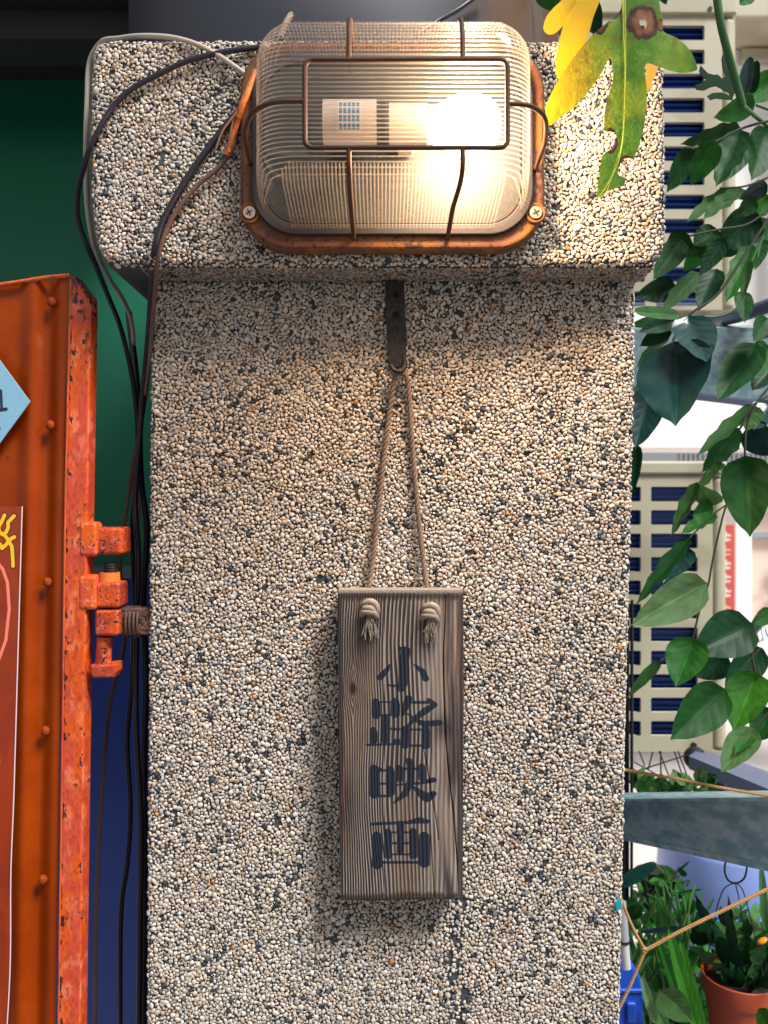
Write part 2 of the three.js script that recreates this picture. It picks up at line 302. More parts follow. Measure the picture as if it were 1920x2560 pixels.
// ---------- things on top of the pillar ----------
{
  const t = thing('round_tub', 'large grey round metal tub standing on the pillar cap above the lamp', 'tub');
  const z = -0.205, r = (P(1352, 0, z).x - P(345, 0, z).x) / 2, cx = P(848, 0, z).x, y0 = P(0, 120, CAPZ).y - 0.012;
  const prof = [[0, 0], [r - 0.02, 0], [r - 0.006, 0.006], [r, 0.02], [r, 0.3], [r + 0.008, 0.305], [r + 0.008, 0.32], [r - 0.004, 0.32], [r - 0.006, 0.05], [0, 0.05]].map(([a, b]) => new THREE.Vector2(a, b));
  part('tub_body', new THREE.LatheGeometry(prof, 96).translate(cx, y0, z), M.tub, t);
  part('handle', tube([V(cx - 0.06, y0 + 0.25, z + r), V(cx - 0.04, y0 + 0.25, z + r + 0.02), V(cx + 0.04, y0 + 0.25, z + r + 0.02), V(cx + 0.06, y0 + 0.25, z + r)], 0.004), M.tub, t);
  single('twisted_cord', twisted([P(765, -60, 0.0), P(738, 20, 0.02), P(715, 60, 0.035), P(700, 95, 0.04)], 0.0016, 0.0017, 0.012), M.knot, 'pale twisted cord hanging in front of the grey tub', 'cord');
  single('tub_cable', tube([P(1230, -40, -0.005), P(1150, 20, 0.01), P(1090, 55, 0.03), P(1040, 90, 0.04)], 0.0024), M.cable, 'dark cable slanting down across the grey tub', 'cable');
  const pz = -0.16; single('wooden_post', boxUV(pxBox(1352, -300, 1398, 160, pz, 0.05, 0.002), 0.2), M.wood, 'brown wooden post beside the grey tub behind the yellow fern lobes', 'post');
}

// ---------- the bulkhead lamp ----------
const lamp = thing('bulkhead_lamp', 'lit rusty bulkhead lamp with ribbed glass and wire cage on the pillar cap', 'lamp');
{
  const Z0 = CAPZ + 0.001, ZF = 0.064, cx = 0.0072, cy = 1.8112;
  const rrect = (x, y, w, h, r) => { const s = new THREE.Shape(); s.moveTo(x - w + r, y - h); s.lineTo(x + w - r, y - h); s.absarc(x + w - r, y - h + r, r, -Math.PI / 2, 0); s.lineTo(x + w, y + h - r); s.absarc(x + w - r, y + h - r, r, 0, Math.PI / 2); s.lineTo(x - w + r, y + h); s.absarc(x - w + r, y + h - r, r, Math.PI / 2, Math.PI); s.lineTo(x - w, y - h + r); s.absarc(x - w + r, y - h + r, r, Math.PI, Math.PI * 1.5); return s; };
  const BW = 0.1296, BH = 0.089, DW = 0.1135, DH = 0.0722, RC = 0.034, zF = 0.152;
  const base = part('base', boxUV(slab(rrect(cx, cy, BW, BH, 0.042), ZF, ZF - Z0, 0.0045, 4), 0.15), M.lampRust, lamp);
  for (const s of [-1, 1]) { // screws on ears
    const x = cx + s * (BW - 0.0085), y = cy - 0.058;
    const sc = part('screw', merge([new THREE.CylinderGeometry(0.0052, 0.0056, 0.003, 20).rotateX(Math.PI / 2).translate(x, y, ZF + 0.0016)]), std({ color: lin(0.5, 0.42, 0.34), roughness: 0.35, metalness: 0.7 }), base);
    for (const a of [0.5, 0.5 + Math.PI / 2]) part('screw_slot', new THREE.BoxGeometry(0.006, 0.0011, 0.0006).rotateZ(a).translate(x, y, ZF + 0.0032 + a * 0.0001), M.black, base);
    part('screw_ear', new THREE.TorusGeometry(0.0075, 0.0016, 8, 24).translate(x, y, ZF + 0.0006), M.lampRust, base);
  }
  const gask = rrect(cx, cy, DW + 0.005, DH + 0.005, RC + 0.004); gask.holes.push(rrect(cx, cy, DW - 0.004, DH - 0.004, RC - 0.004));
  part('gasket', slab(gask, ZF + 0.0045, 0.004, 0.001), M.black, lamp);
  part('reflector', slab(rrect(cx, cy, DW - 0.005, DH - 0.005, RC - 0.005), ZF + 0.002, 0.0012, 0.0004), std({ color: lin(0.003, 0.006, 0.007), roughness: 0.6 }), lamp);
  // dome profile: inset from the foot at each height
  const prof = []; const R = 0.026, taper = 0.0085, zs = zF - R;
  for (let i = 0; i <= 8; i++) prof.push([taper * (i / 8) ** 1.3, lerp(ZF + 0.002, zs, i / 8)]);
  for (let i = 1; i <= 12; i++) { const a = i / 12 * Math.PI / 2; prof.push([taper + R * (1 - Math.cos(a)), zs + R * Math.sin(a)]); }
  const insetAt = (z) => { for (let i = 1; i < prof.length; i++) if (z <= prof[i][1]) return lerp(prof[i - 1][0], prof[i][0], (z - prof[i - 1][1]) / (prof[i][1] - prof[i - 1][1])); return taper + R; };
  const NL = 96, pos = [], idx = [];
  const contour = (inset, k) => { const w = DW - inset, h = DH - inset, r = Math.max(RC - inset * 0.55, 0.012), per = NL / 4, q = Math.floor(k / per), a = ((k % per) / (per - 1)) * Math.PI / 2 + q * Math.PI / 2, sx = q === 0 || q === 3 ? 1 : -1, sy = q < 2 ? 1 : -1; return [cx + sx * (w - r) + r * Math.cos(a), cy + sy * (h - r) + r * Math.sin(a)]; };
  for (const [ins, z] of prof) for (let k = 0; k < NL; k++) { const [x, y] = contour(ins, k); pos.push(x, y, z); }
  for (let i = 0; i < prof.length - 1; i++) for (let k = 0; k < NL; k++) { const a = i * NL + k, b = i * NL + (k + 1) % NL, c = a + NL, d = b + NL; idx.push(a, b, d, a, d, c); }
  const last = (prof.length - 1) * NL, ctr = pos.length / 3; pos.push(cx, cy, zF + 0.0005);
  for (let k = 0; k < NL; k++) idx.push(last + k, last + (k + 1) % NL, ctr);
  const dg = new THREE.BufferGeometry(); dg.setAttribute('position', new THREE.Float32BufferAttribute(pos, 3)); dg.setIndex(idx); dg.computeVertexNormals();
  const glass = phys({ color: lin(0.98, 0.975, 0.96), roughness: 0.0, transmission: 1, thickness: 0, ior: 1.5, side: THREE.DoubleSide });
  const dome = part('glass_dome', dg, glass, lamp);
  const ribMat = phys({ color: lin(0.92, 0.88, 0.85), roughness: 0.19, transmission: 1, thickness: 0, ior: 1.5, side: THREE.DoubleSide });
  const halfAt = (z, dy, swap) => { const ins = insetAt(z), w = (swap ? DH : DW) - ins, h = (swap ? DW : DH) - ins, r = Math.max(RC - ins * 0.55, 0.012); const e = dy - (h - r); return dy > h ? -1 : e <= 0 ? w : w - r + Math.sqrt(Math.max(0, r * r - e * e)); };
  const pitch = 0.0034;
  for (let y = -0.0565; y <= 0.0675; y += pitch) { // horizontal ribs run round the sides and across the face
    const dy = Math.abs(y), left = [], right = [];
    for (const [, z] of prof) { const w = halfAt(z, dy, false); if (w < 0) break; left.push(V(cx - w, cy + y, z)); right.push(V(cx + w, cy + y, z)); }
    if (left.length < 4) continue;
    const l0 = left[left.length - 1], r0 = right[right.length - 1], mid = []; for (let k = 1; k < 24; k++) mid.push(l0.clone().lerp(r0, k / 24));
    const pts = [...left, ...mid, ...right.reverse()];
    part('rib', new THREE.TubeGeometry(new THREE.CatmullRomCurve3(pts, false, 'centripetal'), 110, 0.00062, 5, false), ribMat, dome);
  }
  for (const s of [-1, 1]) for (let x = -0.084; x <= 0.0845; x += 0.0029) { // upright ribs on the lower and upper cheeks
    const dx = Math.abs(x), pts = [];
    for (const [ins, z] of prof) { const h = halfAt(z, dx, true); if (h < 0) break; pts.push(V(cx + x, cy + s * h, z)); }
    const n = s < 0 ? pts.length - 4 : pts.length - 7; if (n < 4) continue;
    part('rib', new THREE.TubeGeometry(new THREE.CatmullRomCurve3(pts.slice(0, n), false, 'chordal'), 24, 0.0006, 5, false), ribMat, dome);
  }
  // bulb, holder, paper sticker
  const by = cy - 0.002, bz = 0.104, bx = 0.062;
  const bulbProf = [[0.0, 0.032], [0.012, 0.029], [0.02, 0.021], [0.0235, 0.008], [0.022, -0.006], [0.016, -0.018], [0.0125, -0.026], [0.0, -0.027]].map(([a, b]) => new THREE.Vector2(a, b));
  part('bulb', new THREE.LatheGeometry(new THREE.SplineCurve(bulbProf.slice(0, 7)).getPoints(24).map((p) => new THREE.Vector2(Math.max(0, p.x), p.y)), 32).rotateZ(-Math.PI / 2).translate(bx, by, bz), std({ color: 0xffffff, emissive: lin(1, 0.80, 0.55), emissiveIntensity: 8 }), lamp);
  const hold = part('lamp_holder', merge([new THREE.CylinderGeometry(0.0165, 0.0165, 0.03, 32).rotateZ(Math.PI / 2).translate(0.019, by, bz), new THREE.CylinderGeometry(0.019, 0.019, 0.042, 32).rotateZ(Math.PI / 2).translate(-0.027, by, bz)]), std({ color: lin(0.34, 0.31, 0.28), roughness: 0.6 }), lamp);
  part('neck_ring', new THREE.CylinderGeometry(0.0172, 0.0172, 0.006, 32).rotateZ(Math.PI / 2).translate(-0.002, by, bz), M.black, hold);
  part('mounting_leg', merge([rbox(0.02, 0.012, 0.03, 0.002, -0.03, by, 0.084), rbox(0.014, 0.02, 0.022, 0.002, 0.018, by, 0.08)]), M.cableWhite, lamp);
  const st = document.createElement('canvas'); st.width = 128; st.height = 160; const cc = st.getContext('2d'); cc.fillStyle = '#a5a298'; cc.fillRect(0, 0, 128, 160); cc.fillStyle = '#235a80';
  for (let r = 0; r < 5; r++) for (let k = 0; k < 4; k++) cc.fillRect(14 + k * 26, 16 + r * 27, 20, 19);
  const stt = new THREE.CanvasTexture(st); stt.colorSpace = THREE.SRGBColorSpace;
  part('sticker', new THREE.CylinderGeometry(0.0194, 0.0194, 0.02, 24, 1, true, -0.75, 1.5).rotateZ(Math.PI / 2).translate(-0.027, by, bz), std({ map: stt, roughness: 0.6, side: THREE.DoubleSide }), hold);
  // wire cage
  const zc = 0.1655, fy0 = 1.7645, fy1 = 1.8285, fx0 = P(762, 0, zc).x, fx1 = P(1269, 0, zc).x, rr0 = 0.006, wr = 0.0019;
  const ring = []; for (const [qx, qy, a0] of [[fx1 - rr0, fy1 - rr0, 0], [fx0 + rr0, fy1 - rr0, 1], [fx0 + rr0, fy0 + rr0, 2], [fx1 - rr0, fy0 + rr0, 3]]) { const prev = ring[ring.length - 1]; for (let i = 0; i <= 5; i++) { const a = (a0 + i / 5) * Math.PI / 2, q = V(qx + rr0 * Math.cos(a), qy + rr0 * Math.sin(a), zc); if (!i && prev) for (let k = 1; k < 12; k++) ring.push(prev.clone().lerp(q, k / 12)); ring.push(q); } }
  { const a = ring[ring.length - 1], b = ring[0]; for (let k = 1; k < 12; k++) ring.push(a.clone().lerp(b, k / 12)); }
  const cage = part('cage_frame', new THREE.TubeGeometry(new THREE.CatmullRomCurve3(ring, true, 'centripetal'), 300, wr, 8, true), M.wire, lamp);
  for (const px of [872, 1157]) {
    const x = P(px, 0, zc).x;
    part('cage_bar', tube([V(x, fy1, zc), V(x, 1.85, zc - 0.003), V(x, 1.864, zc - 0.012), V(x, 1.880, 0.122), V(x, 1.891, 0.09), V(x, 1.8945, 0.0635)], wr, 50), M.wire, cage);
    const dx = px > 1000 ? -0.0035 : 0.0;
    part('cage_bar', tube([V(x, fy0, zc), V(x, 1.750, zc - 0.003), V(x + dx * 0.3, 1.7425, zc - 0.014), V(x + dx, 1.737, 0.125), V(x + dx, 1.734, 0.09), V(x + dx, 1.7318, 0.0635)], wr, 50), M.wire, cage);
  }
  const ys = 1.7985;
  part('cage_bar', tube([V(fx0, ys, zc), V(-0.082, ys, zc - 0.003), V(-0.0965, ys - 0.001, zc - 0.014), V(-0.1085, ys - 0.002, 0.12), V(-0.1115, ys - 0.003, 0.09), V(-0.1135, ys - 0.003, 0.0635)], wr, 50), M.wire, cage);
  part('cage_bar', tube([V(fx1, ys - 0.002, zc), V(0.106, ys - 0.002, zc - 0.003), V(0.1185, ys - 0.004, zc - 0.014), V(0.1262, ys - 0.007, 0.12), V(0.1275, ys - 0.008, 0.09), V(0.1285, ys - 0.008, 0.0635)], wr, 50), M.wire, cage);
  const pl = new THREE.PointLight(new THREE.Color(1, 0.64, 0.37), 0.5, 6, 2); pl.name = 'bulb_light'; pl.position.set(bx + 0.006, by, bz + 0.012); pl.castShadow = true; pl.shadow.radius = 1; lamp.add(pl);
}

// ---------- iron strap, rope and wooden sign ----------
{
  const s = thing('iron_strap', 'dark iron strap hook fixed to the pillar under the cap', 'bracket');
  const sh = shapeOf(px2([[963, 702], [1010, 702], [1014, 800], [1016, 905], [1008, 918], [978, 920], [970, 905], [966, 800]], 0.005));
  part('strap', boxUV(slab(sh, 0.0062, 0.0045, 0.0006), 0.05), M.strap, s);
  for (const py of [737, 787]) { const c = P(990, py, 0.0062); part('screw', merge([new THREE.CylinderGeometry(0.0026, 0.003, 0.0008, 20).rotateX(Math.PI / 2).translate(c.x, c.y, c.z + 0.0003)]), std({ color: lin(0.003, 0.003, 0.004), roughness: 0.9 }), s); part('screw_rim', new THREE.TorusGeometry(0.0034, 0.0007, 8, 24).translate(c.x, c.y, c.z + 0.0003), M.strap, s); }  // near-black discs, the dark of open screw holes put into colour
  part('hook', tube([P(1010, 890, 0.005), P(1012, 912, 0.0085), P(1003, 928, 0.013), P(985, 925, 0.0145), P(978, 915, 0.0125)], 0.0022), M.strap, s);
}
{
  const r = thing('hanging_rope', 'twisted brown rope hanging the wooden sign from the iron strap', 'rope');
  const a = [P(997, 926, 0.011), P(987, 945, 0.0095), P(978, 1000, 0.0065), P(965, 1100, 0.006), P(945, 1280, 0.006), P(932, 1400, 0.007), P(922, 1475, 0.009)];
  const b = [P(997, 926, 0.011), P(1012, 935, 0.0105), P(1020, 965, 0.0075), P(1030, 1100, 0.006), P(1045, 1280, 0.006), P(1058, 1400, 0.007), P(1068, 1475, 0.009)];
  part('left_strand', twisted(a, 0.00125, 0.0014, 0.016), M.rope, r); part('right_strand', twisted(b, 0.00125, 0.0014, 0.016), M.rope, r);
  for (const [kx, ky] of [[923, 1528], [1075, 1537]]) {
    const o = P(kx, ky, 0.032), u = 0.00034, q = (x, y, z) => V(o.x + x * u, o.y - y * u, o.z + z * 0.001);
    const kn = part('knot', merge([
      tube([q(-14, -8, -6), q(-12, -20, 0), q(2, -26, 2), q(16, -18, 1), q(20, -2, 0), q(16, 14, -4)], 0.0031, 40),
      tube([q(-20, 12, -5), q(-14, 2, 2), q(0, 0, 4), q(12, 4, 3), q(18, 14, -1)], 0.0029, 36),
      tube([q(-18, -2, -5), q(-8, -10, 3), q(6, -8, 4), q(12, 2, 2)], 0.0027, 30)]), M.knot, r);
    const fray = []; for (let i = 0; i < 46; i++) { const x = rr(-8, 12), e = x * 1.5 + rr(-12, 10); fray.push(tube([q(x * 0.6, 8, rr(0, 3)), q(x, 26, rr(1, 4)), q((x + e) / 2 + rr(-3, 3), 38, rr(0, 4)), q(e, rr(44, 78), rr(-4, 4))], 0.0003, 8, 4)); }
    part('frayed_end', merge(fray), M.knot, kn);
  }
}
{
  const s = thing('wooden_sign', 'weathered wooden sign board with four dark characters hung on the rope', 'sign');
  // board outline in photograph pixels, about 24 mm thick, its face at z = 0.030
  const zf = 0.030, L = [[844, 1483], [1158, 1483], [1160, 1700], [1157, 2249], [852, 2252], [846, 1900]];
  const W = 840, H = 2016, X0 = 832, X1 = 1172, Y0 = 1460, Y1 = 2276, kx = W / (X1 - X0), ky = H / (Y1 - Y0);
  const cv = document.createElement('canvas'); cv.width = W; cv.height = H; const c = cv.getContext('2d');
  const stroke = (...pts) => { for (let i = 0; i + 1 < pts.length; i++) { const [x0, y0, w0] = pts[i], [x1, y1, w1] = pts[i + 1], n = Math.ceil(Math.hypot(x1 - x0, y1 - y0) * 2); for (let k = 0; k <= n; k++) { const t = k / n; c.beginPath(); c.ellipse((lerp(x0, x1, t) - X0) * kx, (lerp(y0, y1, t) - Y0) * ky, lerp(w0, w1, t) / 2 * kx, lerp(w0, w1, t) / 2 * ky * 0.8, 0, 0, 7); c.fill(); } } };
  c.fillStyle = '#000'; c.fillRect(0, 0, W, H); c.fillStyle = '#fff';
  const B = (x, y0, y1, w) => stroke([x - 1, y0 + 8, w * 0.86], [x, y0 + w * 0.5 + 6, w], [x, y1 - w * 0.5, w]), Hn = (x0, x1, y, w) => stroke([x0, y, w], [x1, y, w]);
  stroke([1000, 1620, 8], [1014, 1626, 24], [1009, 1660, 24], [1008, 1705, 25], [1003, 1722, 20]); stroke([972, 1713, 6], [998, 1716, 9]);
  stroke([975, 1661, 4], [966, 1676, 14], [950, 1694, 18]); stroke([1036, 1662, 5], [1056, 1678, 16], [1064, 1697, 18]);
  B(940, 1746, 1800, 22); B(988, 1745, 1797, 24); Hn(940, 990, 1755, 5); Hn(944, 985, 1787, 5); B(963, 1786, 1862, 22); B(934, 1816, 1862, 19); stroke([918, 1862, 7], [1000, 1860, 7]); stroke([984, 1858, 5], [993, 1852, 16], [999, 1858, 6]); stroke([980, 1822, 9], [1003, 1824, 6]);
  stroke([1021, 1746, 20], [1014, 1768, 18], [1006, 1788, 8]); Hn(1030, 1072, 1756, 9); stroke([1072, 1750, 12], [1086, 1762, 16], [1062, 1778, 20], [1046, 1790, 16], [1026, 1808, 10], [1018, 1820, 8]); stroke([1019, 1784, 5], [1042, 1802, 10], [1062, 1810, 20], [1098, 1807, 18]); B(1013, 1814, 1874, 22); B(1064, 1812, 1876, 22); Hn(1013, 1063, 1824, 6); Hn(1016, 1060, 1864, 7);
  B(936, 1912, 1999, 23); B(976, 1914, 1993, 21); Hn(940, 975, 1926, 8); Hn(940, 980, 1959, 7); Hn(940, 976, 1990, 8); stroke([930, 1915, 8], [950, 1924, 12]);
  B(1000, 1910, 1958, 17); stroke([1022, 1901, 16], [1027, 1912, 20], [1027, 1952, 19], [1012, 1985, 18], [985, 2007, 5]); Hn(1008, 1058, 1922, 8); B(1055, 1908, 1955, 19); stroke([981, 1963, 5], [1050, 1958, 9], [1084, 1950, 16]); stroke([1034, 1968, 8], [1055, 1986, 22], [1068, 1994, 28], [1084, 1984, 16]);
  stroke([931, 2060, 9], [1020, 2056, 10], [1048, 2051, 20], [1070, 2054, 12]); B(1001, 2050, 2138, 19); B(970, 2070, 2150, 20); B(1033, 2069, 2150, 21); Hn(972, 1034, 2081, 6); Hn(972, 1034, 2108, 7); Hn(975, 1030, 2136, 6); B(943, 2080, 2176, 26); B(1061, 2081, 2172, 28); Hn(945, 1060, 2156, 8);
  const ink = c.getImageData(0, 0, W, H).data;
  const wood = (u, v) => { // returns [tone 0..1, height]
    const px = X0 + u * (X1 - X0), py = Y0 + (1 - v) * (Y1 - Y0);
    const kd = Math.hypot((px - 882) / 1.0, (py - 1722) / 2.2), kn = Math.exp(-((kd / 22) ** 2)) , sgn = px < 882 ? -1 : 1;
    const warp = px + 12 * (fbm(u * 0.6, v * 0.5, 7, 301, 4) - 0.5) + 34 * (fbm(0.3 + u * 0.2, v * 0.22, 8, 307, 2) - 0.5) - sgn * 16 * kn;
    const period = px < 960 ? lerp(6, 8.5, smooth(850, 960, px)) : lerp(8.5, 17, smooth(960, 1130, px));
    const ph = px < 960 ? warp / 6.6 : (960 / 6.6) + (warp - 960) / 10.5;
    const ringS = 0.5 + 0.5 * Math.sin(ph * 6.283);
    const contrast = lerp(0.9, 0.45, smooth(1000, 1100, px)) * (0.5 + 0.95 * fbm(u, v * 0.5, 9, 311, 2));
    const fibre = fbm(u, v * 0.06, 160, 317, 3);
    const blot = fbm(u * 0.9 + 0.1, v * 0.5, 7, 323, 4);
    const strip = Math.exp(-(((px - 1128 - 10 * Math.sin(py / 90)) / 12) ** 2)) * smooth(0.3, 0.6, fbm(u, v * 0.3, 12, 329, 3));
    const h = 1 - contrast * Math.pow(1 - ringS, 1.15) * 1.05 - 0.2 * (1 - fibre) - 0.5 * Math.exp(-((kd / 7) ** 2));
    return { ringS, contrast, fibre, blot, strip, h, px, py, kd, period };
  };
  const smudge = (px, py, x, y, rx, ry) => Math.exp(-(((px - x) / rx) ** 2) - (((py - y) / ry) ** 2));
  const map = tex(W, H, (u, v, i, j) => {
    const q = wood(u, v);
    let col = mix3(c255(46, 36, 36), c255(172, 160, 146), clamp(1.25 * (q.h - 0.12) * 0.85 + 0.35 * (q.fibre - 0.5)));
    col = mix3(col, c255(136, 112, 90), 0.5 * smooth(0.5, 0.72, q.blot));
    col = mix3(col, c255(34, 24, 30), 0.8 * q.strip);
    const d = Math.max(smudge(q.px, q.py, 900, 1600, 34, 60), smudge(q.px, q.py, 1062, 1590, 22, 60), smudge(q.px, q.py, 866, 2010, 18, 90), smudge(q.px, q.py, 1115, 1820, 40, 34));
    col = mix3(col, c255(40, 30, 34), 0.75 * d * smooth(0.25, 0.6, q.fibre * 0.4 + (1 - q.ringS) * 0.35 + q.blot * 0.4));
    col = mix3(col, c255(150, 84, 40), 0.6 * Math.max(smudge(q.px, q.py, 856, 1980, 8, 70), smudge(q.px, q.py, 858, 2090, 9, 30), smudge(q.px, q.py, 1146, 1640, 6, 120)) * q.fibre * 1.5);
    col = mix3(col, c255(30, 20, 18), smooth(10, 3, q.kd));
    { const e = Math.min(q.px - 842, 1160 - q.px, (q.py - 1480) * 0.8, (2252 - q.py) * 0.8); col = mix3(col, c255(34, 26, 26), 0.7 * smooth(0.35, 0.65, smooth(26, 2, e) * 0.55 + 0.55 * q.blot * q.fibre * 1.6)); }
    const k = ((H - 1 - j) * W + i) * 4, a = ink[k] / 255;
    if (a > 0) col = mix3(col, mix3(c255(6, 14, 30), c255(24, 40, 62), clamp(q.fibre * 0.7 + 0.5 * q.ringS - 0.2)), a * (0.84 + 0.16 * smooth(0.3, 0.5, q.fibre)));
    return col;
  });
  const bump = tex(W / 2, H / 2, (u, v) => wood(u, v).h, false);
  map.wrapS = map.wrapT = bump.wrapS = bump.wrapT = THREE.ClampToEdgeWrapping;
  const a = P(X0, Y1, zf), b = P(X1, Y0, zf);
  const sh = shapeOf(px2(L, zf));
  const crack = (pts, w) => { const l = [], r = []; pts.forEach(([x, y], i) => { const e = i === 0 || i === pts.length - 1 ? 0.3 : 1; l.push(P(x - w * e, y, zf)); r.push(P(x + w * e, y, zf)); }); sh.holes.push(new THREE.Path([...l, ...r.reverse()].map((p) => new THREE.Vector2(p.x, p.y)))); };
  crack([[1114, 1490], [1112, 1560], [1108, 1640], [1110, 1740], [1113, 1830], [1122, 1940], [1134, 2040], [1142, 2140], [1147, 2240]], 1.3);
  crack([[1060, 1880], [1068, 1920], [1078, 1985], [1090, 2050], [1096, 2100]], 0.8);
  crack([[1076, 2090], [1080, 2150], [1083, 2200], [1085, 2244]], 0.7);
  let g = slab(sh, zf, 0.024, 0.0012, 2); g = g.index ? g.toNonIndexed() : g;
  const p = g.attributes.position, n = g.attributes.normal, uv = new Float32Array(p.count * 2);
  for (let i = 0; i < p.count; i++) { const side = Math.abs(n.getZ(i)) < 0.3 ? (zf - p.getZ(i)) : 0; uv[i * 2] = clamp((p.getX(i) - a.x) / (b.x - a.x) + side * 0.8, 0.001, 0.999); uv[i * 2 + 1] = clamp((p.getY(i) - a.y) / (b.y - a.y) - side * 0.5, 0.001, 0.999); }
  g.setAttribute('uv', new THREE.BufferAttribute(uv, 2));
  part('board', g, std({ map, bumpMap: bump, bumpScale: 0.0011, roughness: 0.8 }), s);
  // pale strip along the upper edge
  part('top_edge', boxUV(slab(shapeOf(px2([[846, 1474], [1157, 1474], [1158, 1484], [844, 1484]], zf - 0.001)), zf - 0.0025, 0.021, 0.0008), 0.1), std({ color: lin(0.28, 0.23, 0.19), roughness: 0.9, bumpMap: fine, bumpScale: 0.0006 }), s);
}
single('teal_chip', slab(shapeOf(px2([[1537, 2256], [1552, 2246], [1555, 2268], [1541, 2279]], 0.004)), 0.005, 0.0025, 0.0006), std({ color: lin(0.01, 0.3, 0.36), roughness: 0.5 }), 'small teal plastic chip stuck on the right edge of the pillar', 'chip');

// ---------- cables on the left ----------
{
  const G = 'cables on the pillar';
  const T = (pts, r, seg) => tube(pts.map(([x, y, z]) => P(x, y, z)), r, seg ?? pts.length * 10, 8);
  single('cable', T([[612, 185, 0.052], [585, 165, 0.054], [540, 135, 0.053], [490, 110, 0.052], [430, 94, 0.049], [360, 90, 0.042], [300, 96, 0.025], [250, 108, 0.0], [225, 150, -0.01], [217, 260, -0.012], [214, 400, -0.012], [218, 520, -0.012], [234, 610, -0.02], [270, 690, -0.06], [308, 750, -0.10], [328, 800, -0.12], [337, 900, -0.12], [346, 1000, -0.12], [350, 1150, -0.12], [345, 1300, -0.12], [335, 1500, -0.11], [330, 1700, -0.11]], 0.0023), M.cableWhite, 'pale grey cable looping over the top left corner of the cap', 'cable', G);
  single('cable', T([[650, 118, 0.052], [600, 124, 0.053], [540, 134, 0.053], [470, 152, 0.053], [400, 184, 0.052], [330, 222, 0.052], [286, 262, 0.052], [244, 330, 0.053], [222, 378, 0.05], [206, 430, 0.04], [195, 480, 0.03], [194, 540, 0.02], [212, 600, 0.005], [240, 665, -0.02], [268, 735, -0.04], [300, 815, -0.07], [322, 900, -0.08], [336, 980, -0.08], [344, 1080, -0.08], [338, 1200, -0.08], [330, 1330, -0.08], [336, 1500, -0.08], [330, 1700, -0.08], [318, 1850, -0.08], [326, 2020, -0.08], [318, 2160, -0.08], [304, 2260, -0.08], [300, 2600, -0.08]], 0.0025, 300), M.cable, 'black cable bowing out left of the cap from the top of the lamp', 'cable', G);
  single('cable', T([[606, 268, 0.055], [560, 320, 0.053], [510, 385, 0.052], [468, 445, 0.052], [432, 505, 0.052], [402, 565, 0.052], [388, 620, 0.05], [380, 700, 0.03], [374, 800, 0.008], [366, 900, -0.012], [356, 1000, -0.03], [346, 1130, -0.04], [338, 1260, -0.05], [346, 1400, -0.05], [342, 1540, -0.05], [340, 1800, -0.05], [352, 2050, -0.05], [350, 2300, -0.05], [346, 2620, -0.05]], 0.0031, 260), M.cable, 'thick black cable running down the left edge of the shaft', 'cable', G);
  single('cable', T([[628, 205, 0.057], [615, 250, 0.058], [596, 310, 0.056], [580, 370, 0.055], [545, 420, 0.053], [495, 462, 0.053], [450, 515, 0.053], [418, 570, 0.052], [396, 640, 0.048], [388, 720, 0.028], [380, 820, 0.006], [370, 940, -0.01], [352, 1060, -0.06], [330, 1180, -0.06], [312, 1300, -0.06], [300, 1420, -0.07], [312, 1600, -0.08], [278, 1740, -0.09], [262, 1880, -0.09], [248, 2080, -0.09], [240, 2300, -0.09], [236, 2640, -0.09]], 0.0022, 260), M.cableBrown, 'brown wire from the lamp joining the black cable over the cap', 'cable', G);
  single('cable', T([[322, 780, -0.14], [345, 1000, -0.10], [352, 1200, -0.10], [366, 1320, -0.09], [358, 1500, -0.09], [364, 1700, -0.09], [360, 1900, -0.09], [362, 2200, -0.09], [358, 2620, -0.09]], 0.0036, 160), M.cable, 'black cable behind the others, straight down beside the shaft', 'cable', G);
  const w = thing('taped_wire_joint', 'orange taped wire joint on the left rim of the lamp', 'wire joint');
  const tape = std({ map: paintTex(c255(176, 92, 40), c255(206, 120, 60), c255(110, 50, 26), c255(230, 160, 110), 0, 121), roughness: 0.6 });
  part('tape', T([[640, 178, 0.064], [626, 215, 0.066], [606, 262, 0.066], [596, 295, 0.063]], 0.0032), tape, w);
  part('tape', T([[622, 235, 0.064], [600, 290, 0.062], [580, 345, 0.059], [566, 388, 0.056]], 0.0026), tape, w);
  part('bare_wire', T([[640, 190, 0.066], [612, 240, 0.068], [584, 300, 0.062], [572, 380, 0.058]], 0.0011), M.jute, w);
  part('bare_wire', T([[634, 205, 0.064], [600, 268, 0.066], [556, 330, 0.06], [540, 372, 0.056]], 0.0010), std({ color: lin(0.4, 0.2, 0.14), roughness: 0.5 }), w);
}

